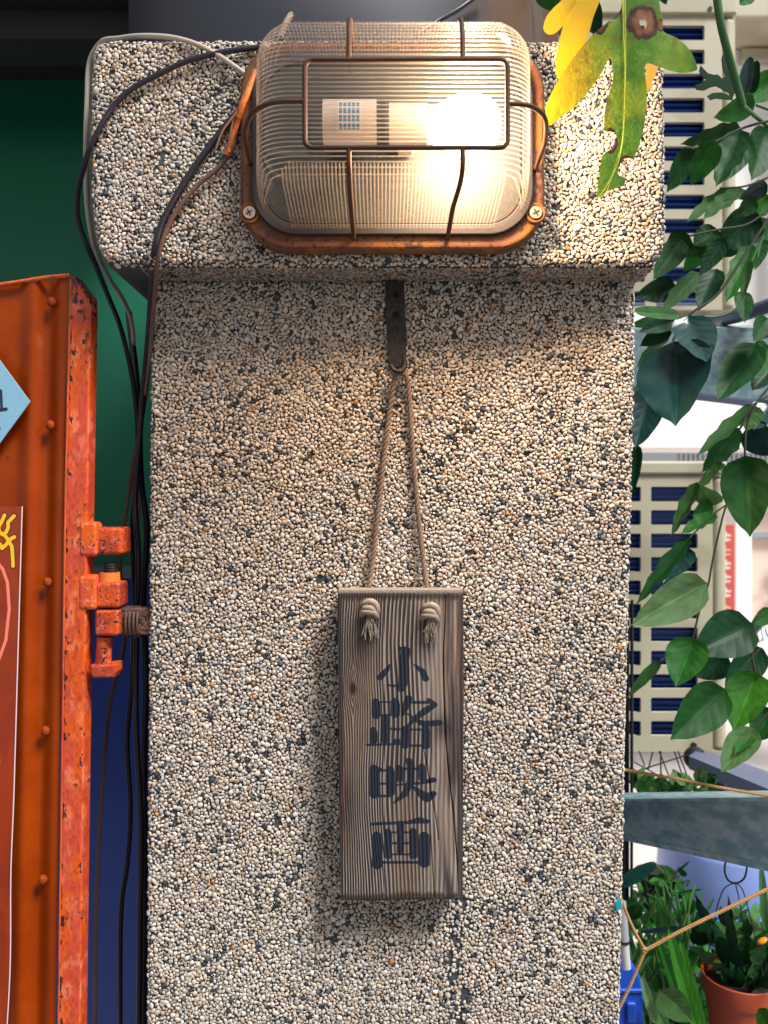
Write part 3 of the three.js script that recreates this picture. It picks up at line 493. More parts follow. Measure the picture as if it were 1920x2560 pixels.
// ---------- the orange gate ----------
const gate = thing('iron_gate', 'orange red painted iron gate leaf with rivets at the left edge', 'gate');
{
  const zs = 0.004;
  const stile = slab(shapeOf(px2([[176, 690], [190, 690], [226, 737], [227, 780], [223, 1000], [218, 1300], [212, 1700], [205, 2200], [200, 2600], [140, 2600], [150, 2200], [157, 1700], [162, 1300], [172, 900]], zs)), zs, 0.02, 0.0022, 3);
  {
    const g = stile.index ? stile.toNonIndexed() : stile, p = g.attributes.position, uv = g.attributes.uv;
    for (let i = 0; i < p.count; i++) { const py = 1280 - (p.getY(i) - EYE) / K(zs), px = 960 + p.getX(i) / K(zs), t = (py - 690) / 1910, l = lerp(174, 143, t), r = lerp(229, 201, t); uv.setXY(i, Math.abs(g.attributes.normal.getX(i)) > 0.6 ? 0.3 + (zs - p.getZ(i)) / 0.028 * 0.6 : clamp((px - l) / (r - l), 0.01, 0.99) * 0.9 + 0.05, 1 - t); }
    const worn = (u, v) => { const a = fbm(u * 0.05, v, 60, 601, 4), b = fbm(u * 0.06, v, 22, 611, 4), c = fbm(u * 0.06, v, 150, 621, 3), e = Math.max(smooth(0.34, 0.02, u), 0.75 * smooth(0.72, 1, u), smooth(0.9, 0.99, v)); return { a, b, c, r: smooth(0.50, 0.60, 0.42 * c + 0.3 * a + 0.2 * e + 0.24 * (b - 0.5)) }; };
    const map = tex(256, 2048, (u, v) => { const w = worn(u, v); let c = mix3(c255(200, 74, 48), c255(212, 84, 16), smooth(0.36, 0.66, w.b + 0.25 * (w.a - 0.5))); c = mix3(c, c255(236, 138, 112), 0.6 * smooth(0.46, 0.74, w.a)); c = mix3(c, c255(160, 58, 28), 0.55 * smooth(0.5, 0.7, w.c)); return mix3(c, mix3(c255(112, 52, 38), c255(44, 26, 26), smooth(0.45, 0.65, w.c)), w.r); });
    const bmp = tex(256, 2048, (u, v) => { const w = worn(u, v); return 0.75 - 0.6 * w.r + 0.3 * (w.c - 0.5) + 0.2 * (w.a - 0.5); }, false);
    part('stile', g, std({ map, bumpMap: bmp, bumpScale: 0.0011, roughness: 0.5 }), gate);
  }
  // pressed sheet: grid with a rounded fold
  const NX = 90, NY = 60, g = new THREE.PlaneGeometry(1, 1, NX, NY), p = g.attributes.position;
  const prof = (x) => 0.0055 * smooth(40, 84, x) - 0.0085 * smooth(84, 116, x) + 0.0075 * smooth(116, 158, x);
  for (let i = 0; i < p.count; i++) {
    const u = p.getX(i) + 0.5, v = 0.5 - p.getY(i), s = -34 * v * 1.0, pxTop = lerp(-700, 172, 1 - (1 - u) ** 1.8), pyTop = 690 + (172 - Math.max(pxTop, -100)) * 0.13, py = lerp(pyTop, 2620, v);
    const px = pxTop + s * (pxTop > -200 ? 1 : 0.5), q = P(px, py, 0);
    p.setXYZ(i, q.x, q.y, -0.004 + prof(pxTop) + 0.0006 * (fbm(u, v, 6, 401, 3) - 0.5));
  }
  g.computeVertexNormals();
  const uv = g.attributes.uv; for (let i = 0; i < p.count; i++) uv.setXY(i, p.getX(i) / 0.5, p.getY(i) / 0.5);
  const sheet = part('panel', g, Object.assign(M.orange, { side: THREE.DoubleSide }), gate);
  part('panel_back', boxUV(new THREE.BoxGeometry(0.6, 0.7, 0.012).translate(-0.31 - 0.31, 1.32, -0.022)), M.orange, sheet);
  part('top_rim', tube([P(-300, 734, 0), P(0, 712, 0), P(120, 694, 0.001), P(176, 689, 0.002)], 0.0022), M.salmon, gate);
  part('seam', tube([P(177, 700, 0.0035), P(172, 900, 0.0035), P(163, 1300, 0.0035), P(158, 1700, 0.0035), P(151, 2200, 0.0035), P(146, 2600, 0.0035)], 0.0011, 60), M.salmon, gate);
  for (const [x, y] of [[129, 755], [125, 1063], [118, 1456], [113, 1828], [107, 2200]]) { const c = P(x, y, 0.001); part('rivet', new THREE.SphereGeometry(0.0042, 20, 12).scale(1, 1.15, 0.9).translate(c.x, c.y, 0.0005), M.orange, gate); }
  // hinge
  const hz = 0.004;
  const kn = part('hinge_knuckle', boxUV(pxBox(228, 1318, 306, 1387, hz - 0.002, 0.028, 0.0035), 0.1), M.hinge, gate);
  part('hinge_lug', boxUV(pxBox(196, 1304, 242, 1392, hz + 0.0015, 0.018, 0.004), 0.1), M.salmon, gate);
  part('hinge_lug', boxUV(pxBox(194, 1438, 242, 1526, hz + 0.0015, 0.018, 0.004), 0.1), M.salmon, gate);
  part('hinge_knuckle', boxUV(pxBox(238, 1456, 300, 1520, hz, 0.026, 0.003), 0.1), M.hinge, gate);
  const th = []; for (let i = 0; i < 5; i++) { const c = P(277, 1411 + i * 6, hz - 0.012); th.push(new THREE.TorusGeometry(0.0052, 0.0012, 6, 20).rotateX(Math.PI / 2 + 0.1).translate(c.x, c.y, c.z)); } const c0 = P(277, 1424, hz - 0.012); th.push(new THREE.CylinderGeometry(0.005, 0.005, 0.014, 16).translate(c0.x, c0.y, c0.z));
  part('bolt_thread', merge(th), M.strap, gate);
  const c1 = P(275, 1443, hz - 0.012); part('nut', new THREE.CylinderGeometry(0.0102, 0.0108, 0.0092, 6).rotateY(0.3).translate(c1.x, c1.y, c1.z), std({ color: lin(0.75, 0.2, 0.03), roughness: 0.45 }), gate);
  part('hinge_knuckle', boxUV(pxBox(236, 1525, 297, 1590, hz, 0.026, 0.003), 0.1), M.hinge, gate);
  const b0 = P(262, 1592, hz - 0.012), b1 = P(258, 1668, hz - 0.012); part('bolt_shank', boxUV(bar(b0, b1, 0.0072, 16), 0.1), M.hinge, gate);
  part('bolt_head', boxUV(slab(shapeOf(px2([[225, 1664], [288, 1660], [290, 1680], [284, 1694], [232, 1696], [225, 1684]], hz)), hz, 0.022, 0.002), 0.1), M.hinge, gate);
  const br = thing('hinge_bracket', 'rusty steel bracket with wire loops between gate hinge and pillar', 'bracket');
  part('plate', boxUV(pxBox(296, 1520, 384, 1588, -0.004, 0.02, 0.002), 0.1), std({ map: paintTex(c255(92, 66, 58), c255(120, 84, 70), c255(50, 32, 30), c255(140, 112, 104), 0.06, 141), roughness: 0.7 }), br);
  for (const x of [322, 331, 341, 350]) { const q = []; for (let i = 0; i <= 12; i++) { const a = i / 12 * 2 * Math.PI, c = P(x + Math.sin(a) * 2, 1554 - Math.cos(a) * 38, -0.014); q.push(V(c.x, c.y, -0.014 + 0.0125 * Math.sin(a + 0.001))); } part('wire_loop', tube(q, 0.0011, 40, 6), M.cableBrown, br); }
}
{ // poster and paper diamond on the gate
  const X0 = -260, X1 = 66, Y0 = 1266, Y1 = 2620, W = 512, H = 2048, cv = document.createElement('canvas'); cv.width = W; cv.height = H; const c = cv.getContext('2d');
  const X = (x) => (x - X0) / (X1 - X0) * W, Y = (y) => (y - Y0) / (Y1 - Y0) * H;
  c.fillStyle = '#94360a'; c.fillRect(0, 0, W, H);
  for (let i = 0; i < 260; i++) { c.fillStyle = `rgba(${rnd() < 0.5 ? '150,40,6' : '96,14,8'},0.12)`; c.beginPath(); c.ellipse(rnd() * W, rnd() * H, 20 + rnd() * 50, 30 + rnd() * 120, 0, 0, 7); c.fill(); }
  c.lineCap = c.lineJoin = 'round';
  const line = (pts, w, col) => { c.strokeStyle = col; c.lineWidth = w * W / (X1 - X0); c.beginPath(); pts.forEach(([x, y], i) => { if (!i) c.moveTo(X(x), Y(y)); else { const [a, b] = pts[i - 1]; void b; c.lineTo(X((a + x) / 2), Y((b + y) / 2)); c.lineTo(X(x), Y(y)); } }); c.stroke(); };
  const flame = [[[22, 1288], [14, 1306], [7, 1318], [10, 1330], [18, 1336], [27, 1330], [32, 1318], [31, 1306], [38, 1298], [46, 1290]], [[22, 1336], [30, 1346], [36, 1356], [42, 1366], [44, 1386], [46, 1414]], [[48, 1342], [40, 1346], [34, 1352], [26, 1362], [17, 1370], [12, 1360]]];
  for (const f of flame) line(f, 14, '#3a0a04'); for (const f of flame) line(f, 9.5, '#f0c020');
  const pk = '#f0806a';
  line([[-40, 1385], [0, 1398], [20, 1422], [33, 1455], [40, 1520], [34, 1598], [16, 1648], [-30, 1680]], 8, pk); line([[-30, 1760], [0, 1786], [14, 1835], [23, 1900], [18, 1940], [-6, 2000]], 8, pk); line([[-20, 2470], [0, 2510], [8, 2600]], 8, pk);
  c.fillStyle = pk; for (const [x, y, a, b] of [[-10, 1448, 18, 22], [-12, 1505, 22, 24], [-8, 1655, 14, 16], [-60, 1560, 40, 60], [-50, 1850, 40, 60]]) { c.beginPath(); c.ellipse(X(x), Y(y), a * 1.57, b * 1.5, 0.3, 0, 7); c.fill(); }
  const t = new THREE.CanvasTexture(cv); t.colorSpace = THREE.SRGBColorSpace;
  const ps = thing('door_poster', 'dark red poster with yellow flame and pink curves on the gate', 'poster');
  const N = 40, g = new THREE.PlaneGeometry(1, 1, 10, N), p = g.attributes.position;
  const edge = (py) => 62 - (py - 1266) * 0.029 + 3 * Math.sin(py / 90) * smooth(1900, 2300, py);
  for (let i = 0; i < p.count; i++) { const u = p.getX(i) + 0.5, v = 0.5 - p.getY(i), py = lerp(Y0, Y1, v), px = lerp(X0, edge(py), u), q = P(px, py, 0); p.setXYZ(i, q.x, q.y, 0.0052 + 0.0006 * Math.sin(py / 60) * u); }
  g.computeVertexNormals(); part('print', g, std({ map: t, roughness: 0.38, side: THREE.DoubleSide }), ps);
  const ed = []; for (let i = 0; i <= 30; i++) { const py = lerp(Y0, Y1, i / 30), q = P(edge(py), py, 0); ed.push(V(q.x, q.y, 0.0056)); }
  part('white_edge', tube(ed, 0.0006, 90, 6), std({ color: lin(0.75, 0.55, 0.6), roughness: 0.6 }), ps);
  const dv = document.createElement('canvas'); dv.width = dv.height = 512; const e = dv.getContext('2d'); e.fillStyle = '#7fb0cc'; e.fillRect(0, 0, 512, 512);
  for (let i = 0; i < 4000; i++) { e.fillStyle = rnd() < 0.5 ? 'rgba(90,140,176,0.25)' : 'rgba(190,220,236,0.25)'; e.fillRect(rnd() * 512, rnd() * 512, 2 + rnd() * 6, 1 + rnd() * 2); }
  const cxp = -65, hw = 141, hh = 192, q5 = (x, y) => [(x - (cxp - hw)) / (2 * hw) * 512, (y - (1004 - hh)) / (2 * hh) * 512];
  e.strokeStyle = '#14283c'; e.lineCap = 'round'; const ln = (w, ...pts) => { e.lineWidth = w; e.beginPath(); pts.forEach((a, i) => e[i ? 'lineTo' : 'moveTo'](...q5(...a))); e.stroke(); };
  ln(13, [2, 978], [4, 1022]); ln(12, [-30, 1030], [16, 1023]); ln(10, [-4, 1066], [-1, 1072]);
  const dt = new THREE.CanvasTexture(dv); dt.colorSpace = THREE.SRGBColorSpace;
  const z = 0.0068, gd = slab(shapeOf(px2([[cxp, 1004 - hh], [cxp + hw, 1004], [cxp, 1004 + hh], [cxp - hw, 1004]], z)), z, 0.0007, 0.0002, 1), pp = gd.attributes.position, uv = gd.attributes.uv, a0 = P(cxp - hw, 1004 + hh, z), b0 = P(cxp + hw, 1004 - hh, z);
  for (let i = 0; i < pp.count; i++) uv.setXY(i, (pp.getX(i) - a0.x) / (b0.x - a0.x), (pp.getY(i) - a0.y) / (b0.y - a0.y));
  single('paper_diamond', gd, std({ map: dt, roughness: 0.85 }), 'light blue paper diamond with black brush strokes stuck on the gate', 'paper sign');
}

// ---------- air conditioners behind the pillar on the right ----------
function acUnit(name, label, y0, y1, rows, rowStart, pitchPx, cols, x1, zf, lidY, screws) {
  const t = thing(name, label, 'air conditioner', 'outdoor air conditioners stacked behind the pillar');
  const X0 = 700, d = 0.26;
  const sh = shapeOf(px2([[X0, lidY], [x1 - 36, lidY], [x1 - 36, y1], [X0, y1]], zf));
  for (let r = 0; r < rows; r++) for (const [a, b] of cols) {
    const p = P(a, rowStart + r * pitchPx, zf), q = P(b, rowStart + r * pitchPx + 40, zf), k = 0.0045, h = new THREE.Path();
    h.moveTo(p.x + k, p.y); h.lineTo(q.x - k, p.y); h.quadraticCurveTo(q.x, p.y, q.x, p.y - k); h.lineTo(q.x, q.y + k); h.quadraticCurveTo(q.x, q.y, q.x - k, q.y); h.lineTo(p.x + k, q.y); h.quadraticCurveTo(p.x, q.y, p.x, q.y + k); h.lineTo(p.x, p.y - k); h.quadraticCurveTo(p.x, p.y, p.x + k, p.y);
    sh.holes.push(h);
  }
  part('grille', boxUV(slab(sh, zf, 0.008, 0.0012, 2), 0.5), M.cream, t);
  const cs = pxBox(x1 - 35, lidY + 1, x1, y1 - 1, zf + 0.0015, d, 0.012); part('side_panel', boxUV(cs, 0.5), M.cream, t);
  part('lid', boxUV(pxBox(X0, y0, x1 + 3, lidY - 1, zf + 0.006, d + 0.01, 0.006), 0.5), M.cream, t);
  part('back_panel', boxUV(pxBox(X0, y0 + 4, x1 - 4, y1, zf - 0.25, 0.01, 0.001), 0.5), M.cream, t);
  part('coil', boxUV(pxBox(X0 + 20, lidY + 4, x1 - 40, y1 - 20, zf - 0.03, 0.02, 0.001), 0.5), M.fin, t);
  const fins = []; for (let y = lidY + 10; y < y1 - 24; y += 14.6) { const a = P(1300, y, zf - 0.022), b = P(x1 - 44, y, zf - 0.022); fins.push(new THREE.BoxGeometry(b.x - a.x, 0.0026, 0.012).translate((a.x + b.x) / 2, a.y, a.z)); }
  part('coil_fins', merge(fins), M.fin, t);
  for (const [sx, sy] of screws) { const c = P(sx, sy, zf + 0.004); part('screw', new THREE.CylinderGeometry(0.0042, 0.0042, 0.008, 14).rotateX(Math.PI / 2).translate(c.x, c.y, c.z), M.strap, t); }
  return t;
}
acUnit('air_conditioner', 'upper cream outdoor air conditioner with blue grille slots', -160, 776, 12, 62, 60.4, [[1480, 1614], [1638, 1763]], 1842, -0.75, 37, [[1774, 24]]);
acUnit('air_conditioner', 'lower cream outdoor air conditioner beside the middle of the pillar', 1152, 1882, 11, 1215, 58.6, [[1470, 1604], [1626, 1746]], 1818, -0.76, 1188, [[1735, 1862]]);
{
  const b = thing('steel_support', 'green grey steel support between the two air conditioners', 'steel beam');
  const q = (x, y, z) => P(x, y, z);
  part('channel', hexa([q(1560, 822, -0.55), q(2000, 818, -0.48), q(2000, 1012, -0.48), q(1560, 962, -0.55), q(1560, 815, -0.62), q(2000, 812, -0.55), q(2000, 1006, -0.55), q(1560, 956, -0.62)]), M.galv, b);
  part('lower_flange', hexa([q(1560, 964, -0.53), q(2000, 1016, -0.46), q(2000, 1032, -0.46), q(1560, 978, -0.53), q(1560, 958, -0.62), q(2000, 1008, -0.55), q(2000, 1022, -0.55), q(1560, 972, -0.62)]), M.slate, b);
  single('insulated_pipe', tube([P(1740, 815, -0.7), P(1800, 800, -0.6), P(1860, 785, -0.5), P(1940, 758, -0.45)], 0.011, 40, 12), M.slate, 'dark slate pipe slanting up behind the leaves on the right', 'pipe');
}
// ---------- background buildings on the right ----------
{
  const h = thing('white_building', 'bright white plastered building behind the air conditioners', 'building');
  const z = -3.2, a = P(1300, -900, z), b = P(2900, 1120, z);
  part('wall', boxUV(new THREE.BoxGeometry(b.x - a.x, a.y - b.y, 0.2).translate((a.x + b.x) / 2, (a.y + b.y) / 2, z - 0.1), 1.5), M.white, h);
  part('string_course', boxUV(pxBox(1300, 1085, 2900, 1124, z + 0.06, 0.2, 0.01), 1), M.white, h);
  part('soffit', boxUV(pxBox(1800, -300, 2900, 52, z + 0.25, 0.25, 0.03), 1), M.cream, h);
  part('window_frame', boxUV(pxBox(1858, 118, 2300, 150, z + 0.05, 0.1, 0.008), 1), M.cream, h);
  part('drain_pipe', bar(P(1985, -100, z + 0.1), P(1985, 1000, z + 0.1), 0.04, 14), M.pipe, h);
  const s = thing('lower_shed', 'low shed with corrugated metal apron at the right edge', 'shed');
  const zz = -2.6;
  for (let i = 0; i < 44; i++) { const x = 1700 + i * 12, c = P(x, 1165, zz + 0.1); part('corrugation', new THREE.CylinderGeometry(6 * K(zz), 6 * K(zz), 60 * K(zz), 8).translate(c.x, c.y, c.z), std({ color: lin(0.32, 0.34, 0.35), roughness: 0.5, metalness: 0.3 }), s); }
  part('shed_wall', boxUV(pxBox(1872, 1195, 2400, 1560, zz, 0.15, 0.004), 1.2), M.pink, s);
  part('shed_lintel', boxUV(pxBox(1850, 1328, 2400, 1346, zz + 0.03, 0.1, 0.004), 1), M.pipe, s);
  part('white_column', boxUV(pxBox(1838, 1200, 1880, 1600, zz + 0.12, 0.15, 0.004), 1), M.white, s);
  const cv = document.createElement('canvas'); cv.width = 64; cv.height = 512; const c = cv.getContext('2d'); c.fillStyle = '#cf5a48'; c.fillRect(0, 0, 64, 512); c.strokeStyle = '#f4e4dc'; c.lineWidth = 9; for (let i = 0; i < 6; i++) { const y = 30 + i * 80 + rnd() * 24; c.lineWidth = 5 + rnd() * 8; c.beginPath(); c.moveTo(12, y); c.lineTo(52, y + 8); c.moveTo(32, y - 14); c.lineTo(30, y + 40); c.moveTo(14, y + 36); c.lineTo(50, y + 30); c.stroke(); }
  const t = new THREE.CanvasTexture(cv); t.colorSpace = THREE.SRGBColorSpace;
  const q = pxBox(1790, 1312, 1836, 1545, zz + 0.16, 0.03, 0.001); const uvq = q.attributes.uv, pq = q.attributes.position, l = P(1790, 1545, zz + 0.16), r = P(1836, 1312, zz + 0.16); for (let i = 0; i < pq.count; i++) uvq.setXY(i, (pq.getX(i) - l.x) / (r.x - l.x), (pq.getY(i) - l.y) / (r.y - l.y));
  single('red_banner', q, std({ map: t, roughness: 0.7 }), 'narrow red banner with white marks beside the lower air conditioner', 'banner');
}

// ---------- leaves ----------
const _leafCache = new Map();
function leafGeo(kind) {                                     // unit leaf along +x from 0 to 1, half width up to 0.5
  if (_leafCache.has(kind)) return _leafCache.get(kind);
  const NX = 14, NY = 8, g = new THREE.PlaneGeometry(1, 1, NX, NY), p = g.attributes.position;
  for (let i = 0; i < p.count; i++) {
    const u = p.getX(i) + 0.5, v = p.getY(i) * 2;
    const body = Math.pow(Math.sin(Math.PI * Math.pow(u, 0.62)), 0.75), tipw = u > 0.84 ? lerp(1, 0.25, (u - 0.84) / 0.16) : 1;
    let w = kind === 'strap' ? 0.5 * Math.pow(Math.max(0, Math.sin(Math.PI * Math.pow(u, 0.8))), 0.4) : 0.5 * body * tipw;
    if (kind === 'wavy') w *= 1 + 0.12 * Math.sin(u * 23 + (v > 0 ? 1 : 0)) ;
    const z = -0.30 * w * (1 - Math.abs(v)) * (kind === 'flat' ? 0.35 : 1) - 0.12 * (u - 0.4) ** 2 * (kind === 'flat' ? 0.5 : 1.6) + 0.02 * Math.sin(u * 20) * v * v * (kind === 'wavy' ? 1.6 : 1);
    p.setXYZ(i, u, v * w, z);
  }
  g.computeVertexNormals(); _leafCache.set(kind, g); return g;
}
// a leaf from base pixel to tip pixel at a depth; turn rolls it about its own length
function leaf(parent, m, bx, by, tx, ty, wpx, z, turn = 0, dz = 0, kind = 'ovate') {
  const a = P(bx, by, z), b = P(tx, ty, z + dz), d = b.clone().sub(a), L = d.length(), x = d.clone().normalize();
  const view = V(0, EYE, CAMZ).sub(a).normalize(), y = view.clone().cross(x).normalize(), n = x.clone().cross(y).normalize();
  const y2 = y.clone().multiplyScalar(Math.cos(turn)).addScaledVector(n, Math.sin(turn)), n2 = x.clone().cross(y2).normalize();
  const o = part('leaf', leafGeo(kind), m, parent), w = wpx * K(z) / Math.max(0.35, Math.abs(Math.cos(turn)));
  o.matrix.makeBasis(x.multiplyScalar(L), y2.multiplyScalar(w), n2.multiplyScalar(w)).setPosition(a);
  o.matrix.decompose(o.position, o.quaternion, o.scale); return o;
}
{
  const vine = thing('hanging_vine', 'dark green vine hanging along the right side of the pillar', 'vine');
  const L = (m, bx, by, tx, ty, w, k, turn = rr(-0.5, 0.5)) => leaf(vine, LM[m], bx, by, tx, ty, w, -0.12 - 0.2 * hash(bx, ty, 5), turn, rr(-0.02, 0.04), k);
  L('mid', 1890, 258, 1785, 295, 58); L('mid', 1945, 195, 1856, 252, 70); L('dark', 1852, 320, 1700, 362, 44, 'wavy'); L('mid', 1790, 352, 1727, 465, 66); L('dark', 1732, 372, 1668, 482, 56);
  L('dark', 1852, 322, 1790, 464, 72, 'wavy'); L('deep', 1884, 338, 1798, 460, 60); L('dark', 1925, 318, 1882, 449, 78); L('grey', 1852, 468, 1757, 546, 40, 'wavy', 0.9); L('grey', 1830, 466, 1715, 554, 36, 'wavy', 0.9);
  L('gloss', 1920, 462, 1848, 500, 44); L('bright', 1930, 490, 1893, 542, 52); L('dark', 1892, 498, 1841, 542, 44); L('dark', 1796, 572, 1733, 612, 62); L('dark', 1722, 586, 1662, 640, 66);
  L('deep', 1900, 536, 1790, 622, 96); L('dark', 1930, 550, 1803, 645, 60, 'wavy'); L('mid', 1915, 590, 1850, 660, 52); L('dark', 1708, 598, 1634, 697, 64); L('mid', 1774, 612, 1707, 678, 52);
  L('deep', 1812, 596, 1748, 690, 48); L('mid', 1880, 610, 1814, 756, 58, 'wavy'); L('dark', 1908, 596, 1887, 675, 38); L('deep', 1692, 716, 1588, 742, 62); L('grey', 1750, 680, 1654, 778, 48, 'wavy');
  L('deep', 1792, 670, 1746, 776, 58); L('light', 1872, 650, 1855, 752, 26, 'ovate', 0.7); L('dark', 1858, 726, 1863, 805, 44); L('grey', 1702, 786, 1585, 776, 30, 'strap', 0.7); L('dark', 1702, 790, 1580, 812, 30, 'strap', 0.7); L('deep', 1690, 800, 1596, 830, 40);
  L('deep', 1676, 818, 1598, 866, 46); L('pale', 1676, 822, 1586, 922, 30, 'wavy', 0.9); L('grey', 1640, 900, 1585, 980, 24, 'wavy', 0.8); L('dark', 1922, 795, 1886, 852, 54); L('mid', 1926, 866, 1868, 936, 66);
  L('dark', 1892, 856, 1793, 1002, 88, 'ovate', 0.2); L('deep', 1940, 905, 1880, 975, 60); L('gloss', 1628, 970, 1588, 1122, 88); L('deep', 1592, 1110, 1578, 1245, 34); L('grey', 1880, 1014, 1738, 1140, 36, 'wavy', 0.9);
  L('light', 1888, 1012, 1866, 1078, 56); L('dark', 1850, 1070, 1755, 1182, 58, 'wavy'); L('gloss', 1866, 1066, 1930, 1140, 76); L('gloss', 1930, 1000, 1884, 1072, 74); L('mid', 1800, 1155, 1817, 1192, 18); L('light', 1803, 1152, 1729, 1240, 24, 'wavy', 0.9);
  L('light', 1790, 1264, 1742, 1214, 52); L('mid', 1782, 1260, 1731, 1290, 42); L('grey', 1742, 1204, 1675, 1342, 34, 'wavy', 0.8); L('mid', 1788, 1282, 1702, 1332, 36, 'wavy', 0.8); L('dark', 1724, 1340, 1586, 1514, 40, 'wavy', 0.7);
  L('gloss', 1720, 1366, 1657, 1456, 66); L('grey', 1652, 1650, 1564, 1745, 28, 'ovate', 0.8); L('deep', 1820, 1640, 1738, 1694, 80); L('deep', 1908, 1620, 1811, 1736, 78); L('dark', 1930, 1770, 1886, 1855, 78); L('gloss', 1926, 1546, 1862, 1612, 54); L('mid', 1930, 1530, 1880, 1560, 40);
  const big = (m, bx, by, tx, ty, w, z, turn) => leaf(vine, LM[m], bx, by, tx, ty, w, z, turn, m === 'gloss' ? 0.055 : 0.02);
  big('gloss', 1720, 786, 1768, 902, 96, -0.09, -0.35); big('gloss', 1682, 850, 1686, 1060, 176, -0.08, 0.3); big('dark', 1862, 1138, 1874, 1342, 122, -0.08, 0.15); big('pale', 1770, 1458, 1580, 1564, 104, -0.08, -0.25);
  big('mid', 1732, 1592, 1689, 1716, 100, -0.08, 0.2); big('deep', 1882, 1558, 1736, 1630, 122, -0.12, 0.1); big('bright', 1888, 1678, 1831, 1828, 104, -0.1, 0.25); big('dark', 1815, 1722, 1678, 1850, 110, -0.07, -0.2); big('light', 1884, 1818, 1802, 1930, 74, -0.07, 0.3); big('mid', 1888, 1822, 1835, 1884, 34, -0.075, 0.6);
  const S = (pts, r, m = LM.twig) => part('stem', tube(pts.map(([x, y, z = -0.15]) => P(x, y, z)), r, pts.length * 10, 6), m, vine);
  S([[1788, -40, -0.05], [1802, 60, -0.06], [1828, 160, -0.08], [1856, 262, -0.1]], 0.0042, LM.stem);
  S([[1856, 262, -0.1], [1900, 300], [1940, 330]], 0.0022, LM.stem); S([[1940, 280], [1890, 262]], 0.0016, LM.stem); S([[1930, 300], [1852, 322], [1790, 354], [1730, 374]], 0.0014);
  S([[1930, 440], [1860, 466], [1800, 470]], 0.0012); S([[1925, 520], [1870, 560], [1796, 574], [1722, 590]], 0.0013); S([[1925, 540], [1860, 640], [1790, 740], [1720, 790], [1682, 852]], 0.0016); S([[1910, 590], [1880, 650], [1850, 760], [1800, 790], [1730, 790]], 0.0014, LM.stem);
  S([[1930, 830], [1890, 858]], 0.0012); S([[1930, 960], [1890, 1010], [1866, 1070], [1862, 1140]], 0.0013); S([[1930, 985], [1880, 1016], [1850, 1072]], 0.0012); S([[1862, 1140], [1816, 1262], [1800, 1320], [1778, 1420], [1772, 1456], [1748, 1530], [1732, 1598]], 0.0011);
  S([[1816, 1262], [1788, 1282], [1724, 1344]], 0.001); S([[1772, 1456], [1766, 1461]], 0.0009); S([[1930, 1520], [1884, 1560], [1880, 1640], [1888, 1680]], 0.0012); S([[1900, 1620], [1830, 1700], [1815, 1724]], 0.0011); S([[1940, 1760], [1886, 1820]], 0.0011); S([[1732, 1598], [1700, 1620], [1650, 1652]], 0.0009);
  // dark wavy-lobed leaf hanging by the thick stem
  const lob = shapeOf(px2([[1830, 252], [1822, 232], [1804, 222], [1790, 215], [1776, 218], [1760, 226], [1742, 224], [1736, 213], [1752, 208], [1766, 198], [1752, 190], [1748, 176], [1752, 162], [1760, 172], [1770, 182], [1784, 186], [1796, 186], [1806, 196], [1814, 190], [1806, 168], [1804, 146], [1808, 134], [1818, 140], [1820, 160], [1828, 176], [1836, 200], [1838, 230]], -0.13));
  part('lobed_leaf', slab(lob, -0.13, 0.0012, 0.0004, 1), LM.deep, vine); const lob2 = shapeOf(px2([[1834, 250], [1810, 248], [1790, 246], [1776, 250], [1768, 240], [1780, 232], [1800, 230], [1815, 234], [1828, 240]], -0.12)); part('lobed_leaf', slab(lob2, -0.12, 0.0012, 0.0004, 1), LM.dark, vine);
  L('gloss', 1858, 240, 1874, 140, 34, 'strap'); L('deep', 1880, 235, 1892, 150, 26, 'strap');
}
